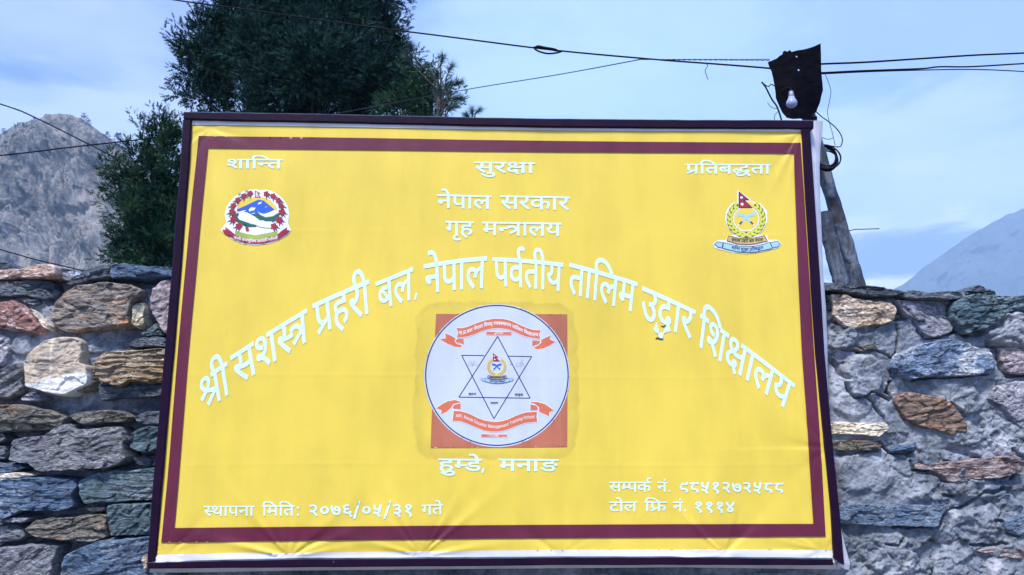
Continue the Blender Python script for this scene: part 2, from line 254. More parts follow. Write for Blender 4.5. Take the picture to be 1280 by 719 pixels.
GLYPHS = {"58":[[245,189,174,189,80,224,81,255,80,284,152,314,209,314,244,314,322,299,383,276,482,292,610,378,611,443,610,499,492,566,399,566,336,566,276,539,277,516,276,501,314,466,428,442,541,440,507,370,318,376,132,459,133,517,132,568,274,632,409,632,502,632,666,589,768,504,769,440,768,371,630,254,509,221,598,182,766,87,829,43,701,-1,598,71,432,164,359,194,304,189],[1183,551,1183,0,1021,0,1021,551,843,551,843,622,1391,622,1391,551]],"66":[[341,551,341,0,179,0,179,551,1,551,1,622,547,622,547,551]],"67":[[179,551,1,551,1,622,161,622,136,644,106,694,107,724,106,802,338,896,533,896,814,896,1250,743,1409,615,1241,615,934,824,567,824,426,824,268,765,269,714,268,684,306,639,331,622,547,622,547,551,341,551,341,0,179,0]],"202":[[1,622,747,622,747,551,1,551],[409,298,409,244,408,216,352,188,307,188,258,188,150,230,74,290,75,318,74,341,128,369,197,369,771,369,771,298]],"40":[[963,551,963,0,801,0,801,328,583,328,460,328,338,316,301,299,252,280,253,237,252,188,400,97,543,40,435,-12,342,28,184,108,90,194,91,242,90,277,144,333,187,351,244,376,408,399,545,399,801,399,801,551,1,551,1,622,1169,622,1169,551]],"60":[[1175,551,1175,0,1013,0,1013,266,954,257,838,251,761,251,676,251,490,266,425,277,384,264,335,253,416,201,638,91,761,42,653,-12,540,37,342,137,190,225,147,256,102,287,80,323,81,340,80,359,140,393,209,393,258,393,332,370,363,350,404,369,434,428,435,458,434,488,416,536,403,551,1,551,1,622,1383,622,1383,551],[739,322,816,322,944,330,1013,339,1013,551,563,551,576,534,596,488,597,458,596,416,558,354,525,333,628,322]],"69":[[-495,-12,-388,11,-271,11,-122,11,44,-66,45,-129,44,-190,-142,-268,-313,-268,-508,-268,-790,-176,-909,-100,-787,-57,-710,-105,-570,-167,-412,-196,-313,-196,-102,-196,-101,-122,-102,-89,-200,-57,-261,-57,-316,-57,-402,-68,-443,-79]],"52":[[791,42,683,-12,564,37,356,137,196,225,151,256,106,287,80,323,81,340,80,359,140,393,209,393,258,393,332,370,363,349,440,369,512,429,513,468,512,491,492,536,479,551,1,551,1,622,849,622,849,551,641,551,672,516,673,458,672,403,584,327,432,274,335,254,424,202,662,91]],"179":[[1247,551,1247,0,1085,0,1085,325,1022,310,880,293,781,293,680,293,514,313,451,326,356,297,256,244,257,208,256,188,296,147,400,120,495,120,516,120,539,121,526,139,527,157,526,189,606,216,657,216,738,216,826,164,827,136,826,108,776,76,731,66,766,43,842,2,897,-24,781,-65,726,-34,628,27,597,53,572,51,516,50,491,50,372,50,192,91,92,162,93,205,92,260,230,333,329,361,240,390,148,461,149,507,148,560,310,632,463,632,586,632,764,574,765,515,764,467,672,401,591,373,628,368,714,364,759,364,850,364,1008,385,1085,411,1085,551,907,551,907,622,1455,622,1455,551],[307,502,306,469,390,416,457,399,606,448,607,506,606,530,538,566,459,566,390,566,306,532]],"274":[[91,53,429,153,320,162,257,194,206,221,158,294,159,358,159,551,1,551,1,622,1167,622,1167,551,959,551,959,0,797,0,797,193,185,-13],[797,551,321,551,321,369,320,328,332,280,358,251,381,240,426,217,525,217,602,217,746,255,797,280]],"48":[[1171,551,965,551,965,0,803,0,803,165,748,147,594,118,483,118,370,118,192,160,92,235,93,286,92,372,334,464,531,464,558,464,638,461,716,457,739,454,727,385,686,389,586,395,537,395,496,395,461,392,731,224,768,238,803,256,803,551,1,551,1,622,1171,622],[255,287,254,235,388,184,485,184,520,184,586,190,617,195,337,370,254,342]],"531":[[1515,-138,1377,-166,1263,-8,1200,-49,1032,-120,820,-164,691,-164,510,-164,318,-88,319,-30,318,-13,340,22,363,38,238,54,80,124,81,185,80,242,234,317,355,317,454,317,588,264,589,221,588,202,554,156,515,138,397,176,436,193,437,215,436,229,400,254,351,254,300,254,224,212,225,181,224,149,300,113,418,95,483,93,544,106,625,106,644,106,688,105,703,104,691,36,680,37,656,37,647,37,566,37,476,4,477,-25,476,-60,590,-95,677,-95,838,-95,1094,-2,1199,72,1178,71,1142,69,1131,69,1046,69,872,90,726,137,636,215,637,272,636,316,696,379,747,401,812,430,1004,456,1125,456,1133,456,1133,551,1,551,1,622,1613,622,1613,551,1295,551,1295,385,1199,385,1080,385,938,371,891,355,846,340,796,294,797,262,796,209,956,140,1125,140,1130,140,1150,140,1165,141,1160,150,1156,169,1157,176,1156,211,1238,240,1291,240,1374,240,1464,191,1465,162,1464,130,1398,93,1345,83]],"44":[[1,622,1139,622,1139,551,933,551,933,0,771,0,771,298,409,298,409,244,408,216,352,188,307,188,258,188,150,230,74,290,75,318,74,341,128,369,197,369,771,369,771,551,1,551]],"75":[[-337,615,-380,694,-462,785,-562,823,-629,823,-674,823,-742,814,-769,809,-817,882,-740,896,-635,896,-528,896,-370,845,-244,722,-187,615]],"46":[[959,551,959,0,797,0,797,191,738,172,602,146,509,146,428,146,298,173,257,194,206,221,158,294,159,358,159,551,1,551,1,622,1167,622,1167,551],[797,551,321,551,321,369,320,328,332,280,358,251,381,240,426,217,527,217,606,217,746,255,797,280]],"54":[[1,551,1,622,1387,622,1387,551,1179,551,1179,0,1017,0,1017,355,1004,356,989,356,940,356,840,332,748,269,713,208,559,232,582,278,623,313,574,331,478,353,419,353,338,353,252,307,253,271,252,233,338,164,502,89,619,40,511,-12,394,38,202,129,90,222,91,275,90,328,188,395,336,426,409,426,496,426,642,397,709,370,824,426,999,426,1008,426,1017,426,1017,551]],"25":[[1555,551,905,551,905,349,1000,399,1139,399,1268,399,1432,316,1433,239,1432,193,1372,89,1303,39,1159,80,1208,112,1272,196,1273,237,1272,284,1194,330,1125,330,1016,330,905,258,905,0,743,0,743,174,694,154,552,118,453,118,358,118,192,156,92,233,93,290,92,370,312,464,489,464,534,464,648,457,679,454,667,381,634,385,536,391,499,391,382,391,254,339,255,292,254,239,376,188,457,188,544,188,682,230,743,260,743,551,1,551,1,622,1555,622]],"27":[[417,551,417,234,416,208,366,178,321,178,268,178,158,220,82,280,83,308,82,331,136,359,205,359,255,359,255,551,1,551,1,622,1157,622,1157,551,949,551,949,0,787,0,787,551]],"71":[[55,-233,4,-246,-130,-268,-211,-268,-362,-268,-532,-189,-531,-126,-532,-70,-354,13,-177,18,-163,-48,-280,-55,-384,-99,-383,-132,-384,-166,-284,-197,-221,-197,-158,-197,-64,-182,5,-164]],"61":[[643,69,714,80,806,116,807,148,806,186,690,229,561,229,422,229,276,172,277,124,276,93,322,35,464,-36,605,-89,497,-142,314,-71,116,53,117,130,116,168,178,227,231,248,192,266,138,318,139,352,138,380,178,420,213,433,258,450,376,465,459,465,723,465,723,551,1,551,1,622,1093,622,1093,551,885,551,885,394,461,394,398,394,346,388,329,381,298,369,299,347,298,327,338,296,367,284,460,300,569,300,706,300,880,258,962,191,963,153,962,95,826,19,697,2]],"50":[[1019,551,1019,0,857,0,857,250,415,250,415,213,414,180,356,151,319,151,280,151,196,176,124,215,78,259,79,278,78,296,132,321,201,321,253,321,253,551,1,551,1,622,1225,622,1225,551],[857,551,415,551,415,321,857,321]],"269":[[255,65,161,132,653,281,568,335,446,380,363,380,306,380,192,364,111,343,55,417,122,433,270,456,359,456,438,456,566,431,690,374,765,326,765,551,1,551,1,622,1133,622,1133,551,927,551,927,0,765,0,765,234]],"51":[[1191,622,1191,551,983,551,983,0,821,0,821,179,764,161,608,132,507,132,326,132,104,253,77,353,200,366,320,413,321,457,320,485,274,533,247,551,1,551,1,622],[259,301,298,252,420,203,519,203,618,203,766,245,821,274,821,551,423,551,480,499,481,445,480,337]],"284":[[487,40,391,107,895,258,778,270,590,298,515,314,428,286,246,229,153,202,57,270,138,290,292,333,367,354,260,392,178,464,179,503,178,556,348,632,495,632,626,632,798,559,799,500,798,457,708,388,639,361,726,344,966,316,1075,310,1075,551,923,551,923,622,1445,622,1445,551,1237,551,1237,0,1075,0,1075,234],[337,497,336,473,404,419,497,393,562,415,636,469,637,500,636,534,556,566,489,566,430,566,336,532]],"68":[[-369,615,-404,650,-440,714,-439,748,-440,813,-272,896,-121,896,-2,896,158,839,274,718,327,622,547,622,547,551,341,551,341,0,179,0,179,551,1,551,1,622,175,622,118,726,-4,825,-113,825,-194,825,-278,776,-277,733,-278,699,-238,644,-209,615]],"215":[[739,322,800,322,900,327,957,332,973,260,922,255,818,251,761,251,676,251,490,266,425,277,384,264,335,253,416,201,638,91,761,42,653,-12,540,37,342,137,190,225,147,256,102,287,80,323,81,340,80,359,140,393,209,393,258,393,332,370,363,350,404,369,434,428,435,458,434,488,416,536,403,551,1,551,1,622,807,622,807,551,563,551,576,534,596,488,597,458,596,416,558,354,525,333,628,322]],"799":[[93,-129,122,-70,176,64,191,116,385,116,399,105,372,52,276,-74,227,-129]],"57":[[1143,551,935,551,935,0,775,0,775,165,722,147,572,118,467,118,358,118,190,160,92,235,93,286,92,372,322,464,511,464,536,464,614,461,688,457,709,454,699,381,660,385,564,391,519,391,394,391,254,337,255,287,254,236,380,188,471,188,574,188,724,233,775,260,775,551,1,551,1,622,1143,622]],"181":[[-379,615,-422,650,-480,726,-479,762,-480,829,-302,896,-169,896,-106,896,2,883,43,872,-1,806,-36,815,-112,827,-155,827,-236,827,-320,782,-319,747,-320,714,-266,651,-215,615]],"13":[[1,622,1127,622,1127,551,907,551,970,512,971,464,970,374,813,328,884,296,998,211,999,152,998,102,908,34,752,0,657,0,542,0,336,61,146,199,59,313,201,338,256,260,390,141,548,74,641,74,722,74,828,111,829,160,828,201,738,270,659,301,598,295,529,294,519,364,666,366,808,414,809,463,808,493,748,538,703,551,1,551]],"42":[[827,-58,784,-24,708,46,685,73,660,71,604,68,575,68,490,68,320,89,178,136,92,215,93,272,92,316,154,379,205,401,270,430,462,456,581,456,591,456,591,551,1,551,1,622,1069,622,1069,551,753,551,753,385,655,385,538,385,396,371,347,355,302,340,252,294,253,262,252,209,410,140,575,140,586,140,610,140,625,141,612,161,613,176,612,211,696,240,747,240,832,240,922,191,923,162,922,130,864,95,821,86,844,62,910,11,961,-24]],"207":[[415,321,857,321,857,250,415,250,415,213,414,180,356,151,319,151,280,151,196,176,124,215,78,259,79,278,78,296,132,321,201,321,253,321,253,551,1,551,1,622,729,622,729,551,415,551]],"37":[[717,222,658,222,542,208,497,197,402,225,274,301,275,352,274,380,314,420,349,433,394,450,518,465,617,465,803,465,803,551,1,551,1,622,1185,622,1185,551,965,551,965,394,597,394,534,394,482,388,465,381,434,369,435,347,434,323,490,290,523,277,614,294,725,294,872,294,1068,219,1069,154,1068,87,872,0,675,0,478,0,168,88,51,158,173,207,286,139,524,74,675,74,906,74,907,152,906,187,808,222]],"29":[[717,222,658,222,542,208,497,197,404,224,274,300,275,352,274,380,314,420,349,433,394,450,518,465,617,465,803,465,803,551,1,551,1,622,1325,622,1325,551,965,551,965,394,597,394,534,394,482,388,465,381,434,369,435,347,434,323,490,290,523,277,614,294,725,294,872,294,1068,219,1069,154,1068,86,872,0,675,0,478,0,168,88,51,158,173,207,286,139,524,74,675,74,906,74,907,152,906,186,808,222],[1023,337,1022,360,1082,392,1127,392,1170,392,1230,360,1231,337,1230,315,1170,282,1127,282,1082,282,1022,315]],"41":[[1107,551,1107,0,945,0,945,180,886,161,726,132,617,132,446,132,208,229,167,322,356,342,510,413,511,467,510,517,416,568,343,568,292,568,228,544,229,521,228,470,391,461,375,391,244,400,92,461,93,519,92,575,238,632,345,632,426,632,576,597,672,525,673,469,672,395,512,303,365,274,410,238,526,203,629,203,732,203,880,243,945,275,945,551,781,551,781,622,1313,622,1313,551]],"813":[[295,414,242,414,170,446,171,482,170,520,242,550,295,550,346,550,418,520,419,482,418,446,346,414],[295,-14,242,-14,170,18,171,54,170,92,242,122,295,122,346,122,418,92,419,54,418,18,346,-14]],"108":[[955,33,827,-12,636,132,479,208,426,204,375,204,304,204,208,239,209,270,208,299,280,329,337,329,374,329,450,313,511,291,596,306,720,385,721,442,720,501,590,561,487,561,416,561,296,545,221,526,169,595,242,614,408,632,495,632,604,632,782,590,886,505,887,440,886,370,746,262,633,233,722,189,896,77]],"106":[[551,121,434,121,252,172,150,263,151,321,150,380,252,469,432,520,549,520,666,520,848,469,952,378,953,319,952,261,850,171,668,121],[547,192,652,192,788,266,789,322,788,379,660,449,555,449,450,449,314,375,315,318,314,262,442,192]],"113":[[1025,270,1024,153,824,49,669,49,546,49,352,99,206,218,104,420,77,573,237,588,260,440,358,232,528,123,661,123,782,123,864,205,865,275,864,326,814,414,716,468,645,468,594,468,538,441,539,418,538,400,582,367,698,345,803,342,769,272,570,280,386,362,387,420,386,473,524,539,645,539,760,539,930,469,1024,347]],"112":[[941,-67,908,-40,840,25,782,86,769,106,744,105,694,104,671,104,538,104,356,150,264,227,265,272,264,299,310,353,361,373,288,394,206,457,207,501,206,565,416,632,577,632,628,632,754,626,783,622,771,552,734,556,644,563,585,563,368,563,369,492,368,461,446,424,509,414,578,423,667,423,694,423,750,421,769,419,755,350,734,351,682,352,649,352,548,352,424,310,425,266,424,220,564,174,665,174,676,174,702,174,715,175,708,185,704,204,705,210,704,245,786,274,837,274,922,274,1012,225,1013,196,1012,166,950,129,903,120,930,87,1030,2,1085,-35]],"802":[[611,833,775,833,251,-166,85,-166]],"601":[[709,-67,638,-17,518,62,461,91,410,87,351,87,274,87,176,122,177,152,176,182,248,212,305,212,342,212,428,197,493,171,568,186,666,267,695,334,602,309,483,309,342,309,267,349,222,372,178,437,179,489,179,622,341,622,341,491,340,449,368,409,391,397,430,379,509,379,566,379,676,402,719,417,775,625,937,622,873,395,840,280,710,145,603,115,664,84,786,10,839,-25]],"109":[[181,594,230,608,390,632,497,632,656,632,834,559,835,498,834,424,717,384,812,365,900,299,901,257,900,206,774,129,659,108,718,78,836,9,885,-25,755,-67,684,-17,564,61,509,91,450,87,387,87,318,87,222,122,223,152,222,182,294,212,351,212,390,212,480,195,549,167,644,176,734,224,735,260,734,295,628,343,529,346,462,340,387,340,379,411,498,411,626,432,676,470,677,495,676,530,580,562,505,562,436,562,300,542,231,525]],"107":[[551,632,694,632,858,556,859,499,858,460,788,387,624,306,483,256,725,160,804,129,866,69,867,34,866,3,816,-50,773,-79,643,-30,670,-15,700,15,701,34,700,54,666,84,621,103,257,254,265,276,476,344,696,448,697,498,696,530,614,562,553,562,490,562,420,534,421,510,420,488,482,455,561,444,463,386,364,407,268,469,269,517,268,544,326,597,452,632]],"6":[[-369,772,-370,796,-304,830,-259,830,-214,830,-150,796,-149,772,-150,748,-214,714,-259,714,-304,714,-370,748]],"801":[[145,54,144,91,216,121,267,121,318,121,392,91,393,54,392,18,318,-14,267,-14,216,-14,144,18]],"603":[[733,45,760,60,790,90,791,108,790,135,751,147,734,152,674,155,635,155,535,155,338,155,251,195,164,232,165,308,164,355,254,490,393,586,494,549,626,516,699,516,750,516,790,543,791,564,790,583,777,605,939,621,946,606,952,576,953,563,952,512,844,444,715,444,584,444,449,485,390,439,326,350,327,311,326,271,355,253,392,227,517,227,653,227,738,227,848,213,889,195,918,182,954,140,955,112,954,78,904,26,863,-3]],"602":[[715,45,742,60,774,90,775,108,774,122,752,141,735,147,716,152,658,155,619,155,573,155,380,155,289,195,202,234,203,308,202,362,290,469,371,525,113,525,113,597,1001,597,1001,525,561,525,462,468,364,357,365,311,364,273,391,254,430,227,555,227,637,227,722,227,832,213,873,195,902,182,938,140,939,112,938,78,888,26,845,-3]],"35":[[1039,551,743,551,743,349,633,349,536,349,408,333,363,318,252,280,253,215,252,167,340,104,482,74,567,74,674,74,826,99,911,121,965,47,876,27,678,0,573,0,434,0,216,52,92,150,93,220,92,285,228,374,450,420,577,420,581,420,581,551,1,551,1,622,1039,622]],"79":[[341,551,341,0,179,0,179,551,1,551,1,622,547,622,547,551],[181,615,138,694,56,785,-44,823,-111,823,-156,823,-224,814,-251,809,-299,882,-222,896,-117,896,-10,896,148,845,274,722,331,615]],"275":[[89,53,409,154,312,164,251,198,200,227,158,297,159,354,159,551,1,551,1,622,1573,622,1573,551,921,551,921,349,970,373,1086,399,1157,399,1286,399,1450,316,1451,239,1450,193,1390,89,1321,39,1177,80,1226,112,1290,196,1291,237,1290,284,1210,330,1141,330,1034,330,921,257,921,0,759,0,759,194,750,191,743,189,183,-12],[321,551,321,360,320,305,344,257,377,240,416,217,497,217,578,217,706,251,759,278,759,551]],"110":[[857,127,856,72,694,-2,555,-2,468,-2,326,31,240,91,241,131,240,158,270,208,358,273,451,320,342,374,212,451,146,509,124,556,125,579,124,591,132,618,139,632,309,617,294,597,295,579,294,556,328,504,438,430,551,375,660,431,772,506,812,556,813,576,812,595,799,617,967,632,980,604,981,579,980,553,954,505,886,449,756,374,655,322,748,273,834,204,856,151],[401,138,400,111,468,69,549,69,616,69,696,107,697,136,696,151,676,185,614,232,549,266,484,233,420,186,400,152]],"180":[[537,224,536,271,366,345,175,374,223,441,943,441,943,551,1,551,1,622,1313,622,1313,551,1105,551,1105,0,943,0,943,370,653,370,584,370,492,373,467,375,586,344,694,266,695,218,694,167,580,101,491,88,546,72,694,41,763,31,697,-39,596,-19,400,41,319,73,210,75,70,101,71,136,70,159,124,188,177,188,218,188,304,168,367,142,446,147,536,193]],"198":[[1,622,727,622,727,551,1,551],[91,242,90,277,144,333,187,351,244,376,408,399,545,399,761,399,761,328,583,328,460,328,338,316,301,299,252,280,253,237,252,188,400,97,543,40,435,-12,342,28,184,108,90,194]],"3":[],"200":[[827,-58,784,-24,708,46,685,73,660,71,604,68,575,68,490,68,320,89,178,136,92,215,93,272,92,316,154,379,205,401,270,430,462,456,581,456,591,456,591,551,1,551,1,622,1069,622,1069,551,753,551,753,385,655,385,538,385,396,371,347,355,302,340,252,294,253,262,252,209,410,140,575,140,586,140,610,140,625,141,612,161,613,176,612,211,696,240,747,240,832,240,922,191,923,162,922,130,864,95,821,86,844,62,910,11,961,-24],[575,-44,620,-39,671,-39,806,-39,1008,-90,1166,-176,1235,-227,1121,-268,1020,-188,818,-113,683,-113,658,-113,616,-116,599,-118]],"212":[[1,622,813,622,813,551,1,551],[851,193,776,162,586,118,467,118,358,118,190,160,92,235,93,286,92,372,322,464,511,464,536,464,614,461,688,457,709,454,699,381,660,385,564,391,519,391,394,391,254,337,255,287,254,236,380,188,471,188,574,188,724,233,775,259]],"32":[[1307,551,1307,0,1145,0,1145,370,871,370,788,370,757,373,828,343,916,263,917,218,916,172,834,110,700,80,621,80,514,80,322,141,146,282,63,401,205,426,296,292,496,153,613,153,676,153,758,187,759,227,758,271,636,349,547,377,605,441,1145,441,1145,551,1,551,1,622,1515,622,1515,551]],"49":[[349,632,422,632,538,611,583,586,618,567,664,499,665,437,665,321,1067,321,1067,551,805,551,805,622,1435,622,1435,551,1229,551,1229,0,1067,0,1067,250,665,250,665,213,664,180,606,151,567,151,528,151,444,176,372,215,328,259,329,278,328,296,382,321,449,321,507,321,507,426,506,473,486,523,465,538,424,568,339,568,284,568,228,542,229,521,228,493,322,463,437,460,421,389,270,395,92,456,93,520,92,579,244,632]],"70":[[-125,-245,-176,-255,-290,-268,-345,-268,-496,-268,-666,-189,-665,-126,-666,-69,-482,11,-323,11,-174,11,50,-45,222,-136,291,-189,167,-228,58,-145,-166,-57,-311,-57,-414,-57,-518,-96,-517,-128,-518,-166,-418,-196,-355,-196,-302,-196,-218,-185,-175,-175]],"213":[[245,189,174,189,80,224,81,255,80,284,152,314,209,314,244,314,322,299,383,276,482,292,610,378,611,443,610,499,492,566,399,566,336,566,276,539,277,516,276,501,314,466,428,442,541,440,507,370,318,376,132,459,133,517,132,568,274,632,409,632,502,632,666,589,768,504,769,440,768,371,630,254,509,221,598,182,766,87,829,43,701,-1,598,71,432,164,359,194,304,189]],"30":[[1299,551,1091,551,1091,0,931,0,931,165,878,148,734,118,635,118,480,118,282,204,283,275,282,304,332,355,371,371,77,369,77,441,663,441,698,441,770,440,779,440,765,370,701,370,584,370,442,321,443,274,442,231,558,188,635,188,734,188,876,231,931,260,931,551,1,551,1,622,1299,622]],"i2":[[51,0,581,728,795,728,1331,0,1135,0,827,432,796,472,722,591,669,684,705,684,650,590,574,469,549,432,249,0],[317,203,317,284,1065,284,1065,203]],"i375":[[177,0,177,728,675,728,844,728,1064,666,1170,561,1171,496,1170,431,1064,326,844,263,675,263,323,263,323,345,667,345,782,345,922,384,986,453,987,496,986,539,922,607,780,646,665,646,363,646,363,0]],"i137":[[177,0,177,728,1057,728,1057,646,363,646,363,396,991,396,991,314,363,314,363,0]],"i1375":[[107,-175,193,102,393,102,241,-175]],"i1422":[],"i300":[[177,0,177,728,395,728,987,262,1010,244,1076,188,1154,116,1191,76,1165,76,1156,118,1148,194,1146,259,1147,281,1147,728,1333,728,1333,0,1111,0,585,414,546,443,474,504,380,587,311,649,345,649,350,595,358,503,362,435,363,415,363,0]],"i614":[[615,-12,456,-12,226,59,102,185,103,269,102,353,222,480,444,553,593,553,680,553,848,524,986,460,1068,355,1069,280,1069,243,221,243,221,317,975,317,893,290,892,344,824,427,692,475,593,475,494,475,354,426,280,349,281,304,281,255,280,194,364,110,514,66,615,66,678,66,784,85,860,123,881,150,1051,127,1026,86,904,23,726,-12]],"i843":[[155,-204,155,546,325,546,325,458,345,458,362,473,428,518,554,553,661,553,796,553,1004,484,1124,358,1125,271,1124,185,1006,58,798,-12,663,-12,558,-12,430,24,362,69,345,84,331,84,331,-204],[635,67,738,67,876,122,944,215,945,272,944,329,876,420,738,474,635,474,534,474,398,423,328,333,329,272,328,212,398,119,536,67]],"i507":[[461,-13,356,-13,188,26,88,102,89,155,88,202,162,261,286,294,436,311,513,316,610,322,734,329,792,346,793,366,793,369,792,403,742,450,640,476,565,476,486,476,376,451,306,415,289,396,121,423,162,473,304,529,476,553,561,553,614,553,754,540,884,500,968,424,969,360,969,0,797,0,797,74,785,74,766,55,684,15,552,-13],[491,65,588,65,722,103,792,164,793,197,793,273,782,267,710,256,618,249,530,243,505,242,442,238,332,219,264,182,265,151,264,123,324,84,424,65]],"i751":[[401,-4,276,-4,154,62,155,121,155,728,331,728,331,143,330,105,366,75,421,75,450,75,478,77,493,79,527,4,502,1,434,-4]],"i84":[[631,0,279,0,279,82,619,82,796,82,1030,150,1144,277,1145,365,1144,453,1030,578,804,646,637,646,271,646,271,728,649,728,862,728,1164,641,1324,478,1325,365,1324,251,1162,88,852,0],[363,728,363,0,177,0,177,728]],"i689":[[155,0,155,546,331,546,331,0],[245,635,194,635,122,669,123,693,122,718,194,751,245,751,294,751,366,718,367,693,366,669,294,635]],"i871":[[527,-12,414,-12,238,21,124,85,107,132,273,152,296,107,426,65,525,65,638,65,774,114,775,148,774,176,694,214,615,223,433,245,284,262,138,336,139,394,138,440,244,512,426,553,543,553,656,553,812,519,912,460,937,421,777,401,754,430,650,478,545,478,446,478,316,433,317,399,316,369,404,332,501,321,667,301,814,284,956,210,957,154,956,106,848,31,654,-12]],"i889":[[585,546,585,471,21,471,21,546],[185,676,361,676,361,142,360,105,418,71,489,71,504,71,556,75,579,77,615,3,586,-2,518,-7,485,-7,342,-7,184,68,185,135]],"i852":[[155,0,155,546,325,546,325,462,337,462,366,503,522,554,621,554,638,554,692,553,709,552,709,464,700,465,638,469,603,469,524,469,400,436,330,379,331,342,331,0]],"i292":[[177,0,177,728,441,728,799,269,810,252,842,204,878,147,912,91,925,67,885,67,898,90,930,145,966,202,1000,252,1013,269,1367,728,1631,728,1631,0,1449,0,1449,416,1448,438,1450,496,1452,559,1456,625,1457,655,1473,655,1452,622,1406,552,1362,487,1322,433,1309,416,985,0,823,0,493,416,478,433,442,485,398,549,350,620,327,655,345,655,346,628,348,564,350,500,352,439,353,416,353,0]],"i773":[[331,327,331,0,155,0,155,546,325,546,325,414,301,414,350,489,534,553,659,553,768,553,934,507,1028,416,1029,347,1029,0,853,0,853,339,852,402,720,474,607,474,528,474,402,439,330,374]],"i658":[[597,-216,476,-216,298,-185,182,-134,149,-104,291,-59,314,-74,382,-112,500,-139,597,-139,728,-139,896,-77,897,-9,897,100,881,100,862,84,794,42,668,9,563,9,432,9,222,71,102,190,103,275,102,360,220,484,430,553,567,553,672,553,798,518,866,473,885,458,903,458,903,546,1073,546,1073,-14,1072,-84,946,-174,730,-216],[593,87,692,87,828,132,898,218,899,277,898,335,830,424,692,474,593,474,488,474,350,421,280,332,281,277,280,221,350,135,490,87]],"i766":[[155,0,155,546,327,546,327,424,313,424,334,468,432,526,562,556,633,556,750,556,898,482,921,423,897,423,916,464,1020,523,1166,556,1255,556,1348,556,1504,515,1598,432,1599,368,1599,0,1423,0,1423,366,1422,425,1290,476,1203,476,1128,476,1022,445,964,391,965,356,965,0,789,0,789,375,788,420,666,476,575,476,510,476,398,446,330,387,331,344,331,0]],"i411":[[97,646,97,728,1197,728,1197,646,741,646,741,0,555,0,555,646]],"i397":[[643,-13,484,-13,252,38,122,129,115,190,305,190,312,149,408,96,556,70,643,70,740,70,898,103,990,161,991,200,990,235,910,279,780,307,703,318,527,343,350,368,154,460,155,533,154,594,288,687,514,737,655,737,798,737,1018,687,1146,599,1151,544,969,544,956,597,778,655,649,655,554,655,414,625,334,571,335,537,334,499,430,453,560,427,613,419,759,399,816,392,958,364,1086,319,1170,249,1171,198,1170,139,1046,43,810,-13]],"i586":[[599,-12,450,-12,226,59,102,186,103,270,102,355,226,482,450,553,599,553,678,553,818,532,934,494,1018,438,1043,402,873,378,860,399,812,434,742,460,652,474,599,474,490,474,348,417,280,324,281,270,280,216,348,124,490,67,599,67,654,67,746,82,816,108,866,146,877,167,1045,144,1024,107,938,50,822,9,678,-12]],"i670":[[331,327,331,0,155,0,155,728,331,728,331,414,301,414,350,489,534,553,659,553,768,553,936,507,1028,416,1029,347,1029,0,853,0,853,339,852,402,720,474,607,474,528,474,402,439,330,374]],"i790":[[599,-12,450,-12,226,59,102,186,103,270,102,355,226,482,450,553,599,553,748,553,972,482,1098,355,1099,270,1098,186,972,59,748,-12],[599,67,708,67,852,124,920,216,921,270,920,324,852,417,708,474,599,474,490,474,348,417,280,324,281,270,280,216,348,124,490,67]],"i161":[[177,0,177,728,363,728,363,413,1125,413,1125,728,1311,728,1311,0,1125,0,1125,331,363,331,363,0]],"i915":[[525,-7,414,-7,248,39,154,130,155,199,155,546,331,546,331,207,330,144,462,72,579,72,656,72,780,106,852,172,853,219,853,546,1029,546,1029,0,859,0,859,132,883,132,832,56,644,-7]],"i597":[[565,-12,428,-12,218,58,102,185,103,271,102,358,220,484,428,553,565,553,670,553,796,518,864,473,881,458,895,458,895,728,1071,728,1071,0,901,0,901,84,881,84,864,69,794,24,668,-12],[591,67,690,67,826,119,896,212,897,272,896,333,828,423,690,474,591,474,486,474,348,420,280,329,281,272,280,215,350,122,488,67]]}
